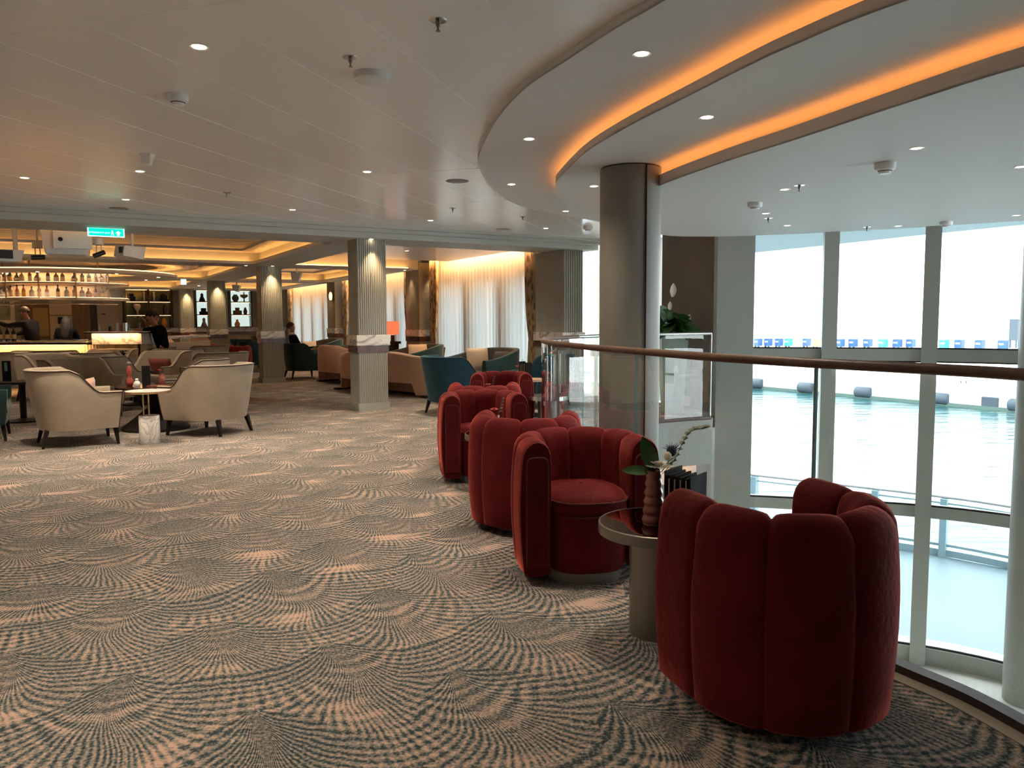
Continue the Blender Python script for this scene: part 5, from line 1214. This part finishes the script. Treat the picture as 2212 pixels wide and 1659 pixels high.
for row, z, plan in (('upper', 2.275, plan_u), ('lower', 1.93, plan_l)):
    for k, (s_, c_, l_) in enumerate(plan):
        a = R(196+148*(k+rb.uniform(-.2, .2))/(len(plan)-1)); x, y = BX+1.38*math.cos(a), BY+1.38*.95*math.sin(a)
        lab = '%s bottle with %s label, %s from the left on the %s display shelf' % (c_, l_, ordn[k], row)
        key = (s_, c_, l_)
        if key not in bcache: bcache[key] = bottle_mesh(*key); o = bcache[key]
        else: o = copy_tree(bcache[key])
        o.location = (x, y, z); o.scale = (1.12, 1.12, 1.12); tag(o, lab, 'bottle', 'bottles in the hanging bar display')
# bottles and clutter on the bar itself
def on_bar(name, label, cat, x, y, z, pr, m, extra=None, group=None):
    t = thing(name, label, cat, (x, y, z), 0, group); b = MB(); b.lathe(pr, 16); b.build('body', m, t)
    if extra: extra(t)
    return t
WB = [(0, 0), (.038, 0), (.038, .19), (.014, .235), (.014, .30), (0, .30)]
for k, x in enumerate((-10.33, -10.22, -10.12, -10.02)):
    if k == 3: continue
    t = on_bar('wine_bottle', 'dark wine bottle in the cluster before the bartender, %s from left' % ordn[k], 'bottle', x, 15.55+.05*k, .99, WB, bm_['black'], group='wine bottles before the bartender')
    b = MB(); b.lathe([(.039, .05), (.039, .14)], 16, cap=False); b.build('paper_label', lm_['cream'], t)
WG = [(0, 0), (.035, 0), (.004, .006), (.004, .08), (.03, .10), (.036, .14), (.028, .19)]
for k, x in enumerate((-8.05, -7.98, -7.90)):
    on_bar('tumbler', 'clear glass right of the bar centre, %s of three' % ordn[k], 'glass', x+.15, 15.6, .99, [(0, 0), (.03, 0), (.035, .10), (.033, .10), (.028, .01), (0, .01)], mat('tumbler_glass', (.7, .65, .6), .1) if k == 0 else bpy.data.materials['tumbler_glass'], group='glasses at the right of the bar')
t = on_bar('napkin_fan', 'pleated peach napkins fanned in a holder on the bar', 'napkins', -8.12, 15.62, .99, [(0, 0), (.03, 0), (.05, .08), (.035, .1), (0, .1)], PINKV)
b = MB()
for k in range(9):
    a = -1+k*.25; b.hexa([(-.012, -.01+.002*k, .06), (.012, -.01+.002*k, .06), (.012, .0+.002*k, .06), (-.012, .0+.002*k, .06)], [(a*.10-.02, -.01+.002*k, .25), (a*.10+.02, -.01+.002*k, .25), (a*.10+.02, .0+.002*k, .25), (a*.10-.02, .0+.002*k, .25)])
b.build('napkins', PINKV, t)
for k, (x, m, lab, pr) in enumerate(((-8.72, bm_['black'], 'small dark bottle at the left of the raised bar end', [(0, 0), (.02, 0), (.02, .08), (.008, .1), (.008, .14), (0, .14)]), (-8.62, bm_['clear'], 'small clear bottle on the raised bar end', [(0, 0), (.02, 0), (.02, .09), (.008, .11), (.008, .16), (0, .16)]),
                                     (-8.40, bm_['black'], 'dark jar on the raised bar end', [(0, 0), (.03, 0), (.03, .10), (0, .10)]), (-8.26, WHITEP, 'white carton on the raised bar end', [(0, 0), (.03, 0), (.03, .15), (0, .18)]), (-8.17, REDGL, 'red bottle on the raised bar end', [(0, 0), (.02, 0), (.02, .10), (.01, .13), (0, .13)]))):
    on_bar('bar_item', lab, 'bottle', x+.35, 15.45, 1.185, pr, m)
t = thing('water_jug', 'steel ice jug on the raised bar end left of the seated man', 'jug', (-7.75, 15.45, 1.185)); b = MB(); b.lathe([(0, 0), (.06, 0), (.055, .17), (.05, .17), (.05, .02), (0, .02)], 20); b.build('body', STEEL, t); b = MB(); b.tube([(.055, 0, .15), (.09, 0, .13), (.09, 0, .06), (.057, 0, .04)], .006, 6); b.build('handle', STEEL, t)
t = thing('flower_vase', 'grey vase with small cream flowers on the bar end before the seated man', 'flowers', (-7.62, 15.75, 1.185)); b = MB(); b.lathe([(0, 0), (.03, 0), (.035, .16), (.03, .17), (0, .17)], 16); b.build('vase', COLG, t)
b = MB(); flower(b, (-.06, 0, .27), .05, 10, 3, .4); flower(b, (.05, 0, .28), .045, 10, 3, .4); flower(b, (0, .03, .24), .04, 10, 3, .4); b.build('blossoms', PETAL, t)
b = MB()
for d in ((-.06, 0, .27), (.05, 0, .28), (0, .03, .24)): b.cyl((0, 0, .15), d, .003, n=5)
b.build('stems', LEAF, t)
t = thing('serving_tray', 'dark tray with hat-shaped lid at the left of the bar', 'tray', (-10.95, 15.6, 1.185)); b = MB(); b.lathe([(0, 0), (.13, 0), (.12, .015), (.07, .02), (.06, .06), (0, .07)], 24); b.build('lid', DARKM, t)
t = thing('glass_bowl', 'clear bowl with steel rim at the left end of the bar', 'bowl', (-11.05, 15.85, 1.185)); b = MB(); b.lathe([(0, 0), (.04, 0), (.08, .09), (.075, .09), (0, .02)], 20); b.build('bowl', mat('bowl_glass', (.55, .5, .45), .1), t); b = MB(); b.lathe([(.076, .09), (.082, .09), (.082, .10), (.076, .10)], 20, cap=False); b.build('rim', STEEL, t)

# warm lamps belonging to the bar: strips under the counter edge, inside the display, plus spots added in the oval ring for brightness
def strip_lamp(name, loc, sx, sy, e, parent, rot=(0, 0, 0), col=(1, .60, .26)):
    l = bpy.data.lights.new(name, 'AREA'); l.shape = 'RECTANGLE'; l.size = sx; l.size_y = sy; l.energy = e; l.color = col
    o = bpy.data.objects.new(name, l); COL.objects.link(o); o.parent = parent; o.location = loc; o.rotation_euler = rot
strip_lamp('counter_strip', (-.7, -.03, .91), 4.4, .03, 16, bar, (R(20), 0, 0)); strip_lamp('end_strip', (2.1, -.08, 1.14), 1.0, .02, 1.6, bar, (R(20), 0, 0)); strip_lamp('end_strip', (-3.2, -.08, 1.14), 1.6, .02, 2.5, bar, (R(20), 0, 0))
for a in (215, 245, 270, 295, 325):
    for z, e in ((.63, .7), (.345, .7)):
        strip_lamp('case_lamp', (1.18*math.cos(R(a)), 1.12*math.sin(R(a)), z), .5, .05, e, ds, (0, 0, R(a+90)), (1, .68, .42))
for k in range(8):
    a = 2*PI*k/8+.2; downlight('added downlight in the oval ring above the bar, %s clockwise' % ordn[k], (cx+2.05*math.cos(a), cy+1.9*math.sin(a)), 2.468, 26, r=.035, col=(1, .74, .48))
for (u, v) in ((-8, 15.5), (-5, 15.5), (-2.2, 18.2), (.25, 16.5), (-7, 18.5)):
    downlight('added downlight brightening the passage behind the bar', W(u, v), 2.578 if u > 0 else 2.858, 90, r=.04, col=(1, .70, .42), group='added downlights behind the bar')  # lamps added to brighten the dim back wall

# ------------------------------------------------------------------ back wall: doors, panels, picture, shelves
def bw(name, s0, s1, z0, z1, m, d0=.0, d1=.04, bevel=0):
    b = MB(); lbox(b, s0, s1, 21-d1, 21-d0, z0, z1); return b.build(name, m, bevel=bevel)
o = bw('door_1', -5.0, -4.12, 0, 2.02, WOODM); o['kind'] = 'structure'
o = bw('door_2', -3.42, -2.85, 0, 2.02, WOODM, d1=.05); o['kind'] = 'structure'
o = bw('door_3', -2.85, -2.62, 0, 2.02, DARKM, d1=.03); o['kind'] = 'structure'
o = bw('wall_panel', -4.12, -3.42, 0, 2.58, mat('cream_wall_panel', (.50, .38, .23), .6), d1=.12); o['kind'] = 'structure'
b = MB(); lbox(b, -4.12, -3.42, 20.875, 20.885, 1.62, 1.64); struct('trim_9', b, DARKM)
o = bw('wall_panel', -2.62, -1.78, 0, 2.58, mat('grey_wall_panel', (.34, .30, .24), .6), d1=.10); o['kind'] = 'structure'
o = bw('wall_niche', -4.62, -4.15, .9, 1.9, MUSTARD, d0=.04, d1=.07); o['kind'] = 'structure'
b = MB(); b.box(-.11, .11, -.02, .0, -.12, .12); o = b.build('notice_board', DARKLEG, loc=W(-3.76, 20.87, 1.45)); o.rotation_euler = (0, 0, RZL); tag(o, 'small dark square notice on the cream panel behind the bar', 'sign')
t = thing('wall_tablet', 'glowing tablet screen on the cream panel behind the bar', 'screen', W(-3.76, 20.87, 1.08), RZL)
b = MB(); b.box(-.08, .08, -.03, 0, -.14, .12); b.build('case', WHITEP, t); b = MB(); b.box(-.06, .06, -.032, -.0305, -.07, .09); b.build('screen', emit('screen_glow', (.55, .6, 1), 1.2), t)
b = MB(); b.box(-.06, .06, -.01, .0, -.02, .02); o = b.build('door_sign', DARKM, loc=W(-2.42, 20.89, 1.68)); o.rotation_euler = (0, 0, RZL); tag(o, 'tiny dark sign on the grey panel behind the bar', 'sign')
b = MB(); b.box(-.07, .07, -.01, .0, -.08, .08); o = b.build('wall_switch', PALEW, loc=W(-2.1, 20.89, 1.50)); o.rotation_euler = (0, 0, RZL); tag(o, 'square grey switch plate on the panel behind the bar', 'switch')
t = thing('framed_picture', 'pale framed landscape picture at the left edge behind the bar', 'picture', W(-5.9, 20.95, 1.35), RZL)
b = MB(); b.box(-.75, .75, -.05, 0, -.0, 1.0); b.build('frame', CREAM, t); b = MB(); b.box(-.66, .62, -.056, -.05, .12, .88)
b.build('painting', mat('green_landscape_paint', (.02, .10, .06), .5, col2=(.45, .38, .22), vscale=2.2), t)
def shelf_unit(label, s0, s1, backm, nb=2):
    c = (s0+s1)/2; w = s1-s0
    t = thing('display_shelf', label, 'shelves', W(c, 20.98, 0), RZL)
    b = MB(); b.box(-w/2, w/2, -.03, 0, 1.19, 2.60); b.build('back', backm, t)
    n = nb
    for k in range(n+1):
        x = -w/2+w*k/n; b = MB(); b.box(x-.035, x+.035, -.36, -.03, 1.16, 2.62); b.build('upright', WOODD, t)
    for z in (1.17, 1.65, 2.15, 2.60):
        b = MB(); b.box(-w/2, w/2, -.36, -.03, z-.018, z+.018); b.build('shelf', WOODD, t)
        if z > 1.2: b = MB(); b.box(-w/2+.06, w/2-.06, -.355, -.34, z-.03, z-.019); b.build('shelf_light', LEDS, t)  # light strips added to brighten the shelf backs
    return t
MIRR = mat('smoked_mirror', (.22, .19, .10), .08, metal=.9)
DAYB = emit('daylight_glow_pane', (.8, .95, .88), .3)  # glows by itself in place of daylight from behind the shelves
shelf_unit('dark wood display shelf with smoked mirror back, right of the bar', -1.72, -.12, MIRR)
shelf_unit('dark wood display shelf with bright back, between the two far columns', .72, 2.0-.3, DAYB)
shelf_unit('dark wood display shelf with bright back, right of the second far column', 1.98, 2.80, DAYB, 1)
def orn(label, s, z, pr, m, v=20.78, extra=None):
    t = thing('ornament', label, 'ornament', W(s, v, z), RZL, 'ornaments on the display shelves'); b = MB(); b.lathe(pr, 18); b.build('body', m, t); return t
YV = mat('mustard_glazed_vase', (.62, .27, .02), .3)
orn('mustard yellow vase on the lowest shelf right of the bar', -.40, 1.189, [(0, 0), (.06, 0), (.10, .12), (.10, .22), (.05, .30), (.055, .34), (0, .34)], YV)
orn('dark box-like pot on the top shelf right of the bar, left end', -1.48, 2.169, [(0, 0), (.14, 0), (.15, .15), (.08, .17), (.10, .26), (0, .27)], DARKLEG)
orn('tall pale figurine on the top shelf, left compartment', -1.05, 2.169, [(0, 0), (.05, 0), (.03, .05), (.045, .18), (.03, .26), (.05, .31), (0, .36)], CREAM)
orn('pale figurine on the top shelf, right compartment', -.72, 2.169, [(0, 0), (.05, 0), (.03, .06), (.05, .2), (.025, .28), (.05, .33), (0, .36)], CREAM)
orn('dark carriage clock on the top shelf, right end', -.36, 2.169, [(0, 0), (.15, 0), (.15, .07), (.11, .08), (.11, .2), (.05, .27), (0, .28)], DARKLEG)
orn('white branching coral on the middle shelf', -1.3, 1.669, [(0, 0), (.05, 0), (.03, .1), (.12, .25), (.13, .34), (.07, .38), (0, .3)], CREAM)
orn('brown shell-shaped ornament on the middle shelf', -.72, 1.669, [(0, 0), (.14, 0), (.14, .06), (.09, .08), (.12, .15), (.08, .22), (0, .24)], WOODM)
orn('dark red carved figure on the middle shelf', -.33, 1.669, [(0, 0), (.07, 0), (.05, .1), (.07, .2), (.05, .32), (0, .40)], PURPLE)
orn('black bird silhouette on the upper shelf between the far columns', .98, 2.169, [(0, 0), (.12, 0), (.10, .08), (.05, .2), (.06, .27), (0, .33)], DARKM)
orn('bronze box on a dark block between the far columns', 1.02, 1.669, [(0, 0), (.16, 0), (.16, .11), (.10, .11), (.10, .24), (0, .24)], DARKLEG)
orn('bronze pyramid sculpture on the lowest shelf between the far columns', 1.02, 1.189, [(0, 0), (.13, 0), (.09, .1), (.05, .2), (.06, .3), (0, .36)], BRONZE)
orn('olive green round vase on the top shelf of the rightmost shelf', 2.22, 2.169, [(0, 0), (.07, 0), (.13, .1), (.13, .18), (.07, .26), (.08, .28), (0, .28)], mat('olive_vase', (.06, .07, .03), .3))
orn('mustard bowl with spikes on the top shelf of the rightmost shelf', 2.55, 2.169, [(0, 0), (.03, 0), (.02, .12), (.15, .2), (.14, .28), (.02, .26), (.02, .38), (0, .38)], mat('mustard_glaze', (.22, .14, .02), .4))
orn('copper cup on a red-brown block, middle shelf', 2.28, 1.669, [(0, 0), (.17, 0), (.17, .15), (.08, .16), (.09, .26), (0, .27)], WOODM)
orn('dark red looped vase on the middle shelf', 2.58, 1.669, [(0, 0), (.06, 0), (.08, .12), (.04, .24), (.05, .27), (0, .27)], PURPLE)
orn('pair of small orange jugs on the lowest shelf', 2.26, 1.189, [(0, 0), (.09, 0), (.11, .1), (.07, .18), (.04, .22), (.05, .28), (0, .28)], mat('orange_glaze', (.65, .25, .08), .35))

# ------------------------------------------------------------------ plants
t = thing('planter', 'tall tapered pale planter behind the far glass of the balustrade', 'planter', (2.32, 11.1))
b = MB(); b.hexa([(-.13, -.13, 0), (.13, -.13, 0), (.13, .13, 0), (-.13, .13, 0)], [(-.19, -.19, 1.12), (.19, -.19, 1.12), (.19, .19, 1.12), (-.19, .19, 1.12)]); b.build('body', mat('pale_grey_planter', (.36, .42, .36), .4), t, bevel=.01)
b = MB(); b.box(-.17, .17, -.17, .17, 1.10, 1.125); b.build('soil', TERRA, t)
t = thing('peace_lily', 'peace lily with white spathes in the tall pale planter', 'plant', (2.32, 11.1, 1.12)); rp_ = random.Random(4)
b = MB(); ps = []
for k in range(90):
    a = rp_.random()*2*PI; a = a if .6 < a < 5.7 else a+PI; e = rp_.uniform(.0, 1.2); L = rp_.uniform(.22, .46); d = (math.cos(a)*math.cos(e), math.sin(a)*math.cos(e), math.sin(e)+.15)
    st = Vector((math.cos(a)*.06, math.sin(a)*.06, rp_.uniform(0, .14))); leafmesh(b, st+Vector(d)*.07, d, L, L*.44, rp_.uniform(.3, .8), up=Vector((rp_.uniform(-.4, .4), -.75, .6)), fold=.08); ps.append((st, st+Vector(d)*.07))
b.build('leaves', LEAF, t)
b = MB()
for p_, q_ in ps[::2]: b.cyl(p_*.4, q_, .004, n=5)
for (x, y, z) in ((-.02, 0, .58), (-.06, 0, .38), (.20, .0, .44), (-.15, .0, .30)): b.cyl((x*.2, y, 0), (x, y, z), .003, n=5)
b.build('stems', LEAF2, t)
for (x, z, L, w_) in ((-.02, .56, .20, .10), (-.06, .37, .13, .07), (-.15, .28, .12, .05), (.22, .20, .12, .05)):
    b = MB(); leafmesh(b, (x, -.05, z), (.06, 0, 1), L, w_, 0, up=Vector((0, -1, 0)), fold=.5); o = b.build('spathe', PETAL, t)
t = thing('orchid_planter', 'dark bowl planter with white orchids beyond the second column', 'planter', (-7.35, 22.8, 0))
b = MB(); b.lathe([(0, 0), (.2, 0), (.2, .75), (.34, .80), (.36, .95), (.30, .96), (0, .93)], 28); b.build('bowl', TERRA, t)
t = thing('orchid', 'white phalaenopsis orchids in the dark bowl planter', 'plant', (-7.35, 22.8, .93))
b = MB()
for k in range(26):
    a = k*.63; leafmesh(b, (.12*math.cos(a), .12*math.sin(a), 0), (math.cos(a), math.sin(a), .9), .34, .11, .45)
b.build('leaves', LEAF, t)
b = MB(); fl2 = MB()
for (x, y, h_, dx) in ((-.28, 0, .60, -.16), (-.12, .05, .55, .05), (.22, 0, .78, -.20), (.30, .05, .70, .05)):
    P_ = spline([Vector((x*.3, y, 0)), Vector((x, y, h_*.55)), Vector((x+dx*.3, y, h_*.95)), Vector((x+dx, y, h_))], 6); b.tube(P_, .006, 5)
    for q in P_[-8::2]: flower(fl2, q, .055, 5, 1, .1); 
b.build('stems', WOODD, t); fl2.build('blossoms', PETAL, t)

# ------------------------------------------------------------------ people
def skin(name, V_, E_, m, parent=None, sub=2, root=0):
    me = bpy.data.meshes.new(name); me.from_pydata([v[:3] for v in V_], E_, []); o = bpy.data.objects.new(name, me); COL.objects.link(o); me.materials.append(m)
    s_ = o.modifiers.new('skin', 'SKIN'); s_.use_smooth_shade = True; sv = me.skin_vertices[0].data if me.skin_vertices else None
    if sv is None:
        bpy.context.view_layer.objects.active = o; me.attributes.new('s', 'FLOAT', 'POINT')
    for i, v in enumerate(V_):
        r = v[3]; sv[i].radius = (r[0], r[1]) if isinstance(r, tuple) else (r, r)
    sv[root].use_root = True
    ss = o.modifiers.new('sub', 'SUBSURF'); ss.levels = sub; ss.render_levels = sub
    if parent: o.parent = parent
    return o
def person(label, loc, rz, J, shirt, trousers, hair, sleeve=1, long_hair=False, collar=None, group=None, shoe=DARKM, hairtop=1.0):
    t = thing('person', label, 'person', loc, rz)
    V_ = []; E_ = []; ix = {}
    def nd(k, p, r, par=None):
        ix[k] = len(V_); V_.append((*p, r))
        if par is not None: E_.append((ix[par], ix[k]))
    j = {k: Vector(v) for k, v in J.items()}
    nd('pelvis', j['pelvis'], (.145, .115)); nd('spine', j['pelvis'].lerp(j['chest'], .5), (.13, .10), 'pelvis'); nd('chest', j['chest'], (.155, .11), 'spine')
    nb = j['chest'].lerp(j['head'], .42); nd('neckb', nb, .062, 'chest'); nk = j['chest'].lerp(j['head'], .62); nd('neck', nk, .052, 'neckb')
    hd = j['head']; upv = (hd-j['chest']).normalized(); fc_ = Vector(J.get('look', (0, 1, 0))).normalized()
    nd('jaw', hd-upv*.055+fc_*.022, .058, 'neck'); nd('head', hd+upv*.02, .088, 'jaw'); nd('crown', hd+upv*.085, .07, 'head'); nd('nose', hd+fc_*.098-upv*.012, .013, 'head')
    for sd, sx in (('r', 1), ('l', -1)):
        sh = j['chest']+Vector((sx*.165, 0, .05)); nd('sh'+sd, sh, .062, 'chest'); nd('el'+sd, j['elbow_'+sd], .042, 'sh'+sd); nd('fa'+sd, j['elbow_'+sd].lerp(j['hand_'+sd], .4), .040, 'el'+sd)
        nd('wr'+sd, j['hand_'+sd], .027, 'fa'+sd)
        d = (j['hand_'+sd]-j['elbow_'+sd]).normalized(); side = d.orthogonal().normalized(); oth = d.cross(side)
        pm = j['hand_'+sd]+d*.055; nd('pm'+sd, pm, (.036, .018), 'wr'+sd)
        for q in range(4):
            b0_ = pm+d*.035+side*(.030-.020*q); L = (.036, .042, .039, .030)[q]
            nd('f%d%s' % (q, sd), b0_, .0095, 'pm'+sd); nd('g%d%s' % (q, sd), b0_+d*L+oth*.012, .0085, 'f%d%s' % (q, sd)); nd('h%d%s' % (q, sd), b0_+d*L*1.5+oth*.032, .0075, 'g%d%s' % (q, sd))
        nd('t0'+sd, j['hand_'+sd]+d*.035+side*.038, .0105, 'pm'+sd); nd('t1'+sd, j['hand_'+sd]+d*.065+side*.058+oth*.01, .009, 't0'+sd)
        hp = j['pelvis']+Vector((sx*.095, 0, -.04)); nd('hp'+sd, hp, .085, 'pelvis'); nd('kn'+sd, j['knee_'+sd], .055, 'hp'+sd); nd('ca'+sd, j['knee_'+sd].lerp(j['foot_'+sd], .35), .052, 'kn'+sd); nd('an'+sd, j['foot_'+sd], .036, 'ca'+sd)
        nd('to'+sd, j['foot_'+sd]+Vector((0, .17, -.05)), .034, 'an'+sd)
    skin('body', V_, E_, SKIN, t)
    P = {k: V_[i] for k, i in ix.items()}
    def sub(keys, edges, m, name, g=1.14, add=.008):
        vv = []; mp = {}
        for k in keys:
            v = P[k]; r = v[3]; r = tuple(x*g+add for x in r) if isinstance(r, tuple) else r*g+add; mp[k] = len(vv); vv.append((*v[:3], r))
        return skin(name, vv, [(mp[a], mp[b_]) for a, b_ in edges], m, t)
    ks = ['pelvis', 'spine', 'chest', 'neckb']; es = [('pelvis', 'spine'), ('spine', 'chest'), ('chest', 'neckb')]
    for sd in 'rl':
        ks += ['sh'+sd, 'el'+sd]; es += [('chest', 'sh'+sd), ('sh'+sd, 'el'+sd)]
        if sleeve > 1: ks += ['fa'+sd, 'wr'+sd]; es += [('el'+sd, 'fa'+sd), ('fa'+sd, 'wr'+sd)]
    sub(ks, es, shirt, 'jacket' if sleeve > 1 else 'shirt')
    ks = ['pelvis']; es = []
    for sd in 'rl': ks += ['hp'+sd, 'kn'+sd, 'ca'+sd, 'an'+sd]; es += [('pelvis', 'hp'+sd), ('hp'+sd, 'kn'+sd), ('kn'+sd, 'ca'+sd), ('ca'+sd, 'an'+sd)]
    sub(ks, es, trousers, 'trousers', 1.12, .006)
    for sd in 'rl':
        f = Vector(P['an'+sd][:3]); b = MB(); b.ell(f+Vector((0, .07, -.055)), (.048, .14, .042), 14, 8); b.build('shoe', shoe, t)
    if collar: b = MB(); b.lathe([(.068, -.03), (.060, .02)], 18, tuple(nk-upv*.02), cap=False); b.build('collar', collar, t)
    # hair cap, ears, eyes, brows, mouth
    fwd = (fc_-upv*fc_.dot(upv)).normalized(); sdv = fwd.cross(upv); Mh = Matrix((sdv, fwd, upv)).transposed().to_4x4(); Mh.translation = hd+upv*.03
    b = MB(); rows = []
    for i in range(9):
        th_ = PI*.64*i/8; row = []
        for k in range(20):
            a = 2*PI*k/20; fr = max(0, math.sin(a)); th2 = th_*(1-.42*fr) if not long_hair else th_*(1-.30*fr)
            row.append(Mh @ Vector((.090*math.sin(th2)*math.cos(a), -.012+.103*math.sin(th2)*math.sin(a), .012+.105*math.cos(th2)*hairtop)))
        rows.append(row)
    b.grid(rows, closed_u=True); ho = b.build('hair', hair, t); q = ho.modifiers.new('s', 'SOLIDIFY'); q.thickness = .012; q.offset = -1
    if long_hair:
        b = MB(); b.grid([[Mh @ Vector((.10*w_*math.cos(PI+PI*k/12), -.02+.10*w_*math.sin(PI+PI*k/12), z)) for k in range(13)] for z, w_ in ((.03, 1.0), (-.08, 1.05), (-.2, 1.15), (-.34, 1.1), (-.42, .8))]); o = b.build('long_hair', hair, t); q = o.modifiers.new('s', 'SOLIDIFY'); q.thickness = .05
    for sx in (-1, 1):
        b = MB(); b.ell((sx*.088, .0, -.025), (.010, .018, .028), 10, 6, M=Mh); b.build('ear', SKIN, t)
        b = MB(); b.ell((sx*.031, .082, -.012), (.011, .008, .006), 10, 6, M=Mh); b.build('eye', WHITEC, t)
        b = MB(); b.ell((sx*.031, .089, -.012), (.005, .003, .005), 8, 6, M=Mh); b.build('pupil', DARKM, t)
        b = MB(); b.ell((sx*.031, .084, .008), (.018, .006, .003), 8, 6, M=Mh); b.build('eyebrow', hair, t)
    b = MB(); b.ell((0, .084, -.066), (.022, .007, .005), 10, 6, M=Mh); b.build('mouth', mat('lips', (.30, .08, .06), .5) if 'lips' not in bpy.data.materials else bpy.data.materials['lips'], t)
    return t
# man leaning back in the dark blue armchair, looking to the right
person('person in a dark suit leaning back in the blue armchair, cropped brown hair', (-5.10, 18.55), R(-82),
       dict(pelvis=(0, 0, .54), chest=(0, -.17, .93), head=(0, -.20, 1.21), look=(0, 1, .12), elbow_r=(.26, .0, .70), hand_r=(.10, .26, .70), elbow_l=(-.26, .0, .70), hand_l=(-.08, .30, .72),
            knee_r=(.14, .46, .52), foot_r=(.15, .52, .10), knee_l=(-.14, .46, .52), foot_l=(-.15, .52, .10)), BLACKC, BLACKC, HAIRR, sleeve=2, collar=WHITEC)
person('bartender in a dark grey shirt reaching one arm out to the left behind the bar', (-10.22, 16.45), R(80),
       dict(pelvis=(0, 0, .90), chest=(0, .08, 1.30), head=(0, .18, 1.57), look=(0, 1, -.25), elbow_r=(.20, .30, 1.18), hand_r=(.05, .48, 1.12), elbow_l=(-.26, .36, 1.30), hand_l=(-.22, .64, 1.38),
            knee_r=(.10, .03, .48), foot_r=(.10, .0, .09), knee_l=(-.10, .03, .48), foot_l=(-.10, 0, .09)), GREYC, BLACKC, HAIRG, sleeve=2)
person('person with long dark hair in black standing behind the bartender, back turned', (-10.05, 17.35), R(15),
       dict(pelvis=(0, 0, .80), chest=(0, .06, 1.14), head=(0, .12, 1.37), elbow_r=(.24, .10, .92), hand_r=(.18, .28, .88), elbow_l=(-.24, .10, .92), hand_l=(-.18, .28, .88),
            knee_r=(.10, .03, .44), foot_r=(.10, .0, .09), knee_l=(-.10, .03, .44), foot_l=(-.10, 0, .09)), BLACKC, BLACKC, HAIRD, sleeve=2, long_hair=True)
person('person in black t-shirt and khaki trousers on a stool at the bar end', (-7.12, 15.75), R(88),
       dict(pelvis=(0, 0, .78), chest=(0, .10, 1.16), head=(0, .25, 1.46), look=(0, 1, -.3), elbow_r=(.18, .36, 1.20), hand_r=(.04, .38, 1.36), elbow_l=(-.20, .34, 1.20), hand_l=(-.05, .52, 1.215),
            knee_r=(.13, .40, .74), foot_r=(.12, .34, .32), knee_l=(-.13, .40, .74), foot_l=(-.12, .34, .32)), BLACKC, KHAKI, HAIRD, shoe=DARKM)
person('person with curly dark hair seated across from the one in black, mostly hidden', (-8.02, 17.1), R(-120),
       dict(pelvis=(0, 0, .78), chest=(0, .10, 1.15), head=(0, .18, 1.45), look=(0, 1, -.2), elbow_r=(.2, .30, 1.20), hand_r=(.06, .48, 1.22), elbow_l=(-.20, .30, 1.2), hand_l=(-.05, .50, 1.22),
            knee_r=(.13, .40, .74), foot_r=(.12, .34, .32), knee_l=(-.13, .40, .74), foot_l=(-.12, .34, .32)), WHITEC, GREYC, HAIRD)
stool('tall bar stool under the person in black', -7.12, 15.75, .70)
stool('tall bar stool under the curly-haired person', -8.02, 16.9, .70)
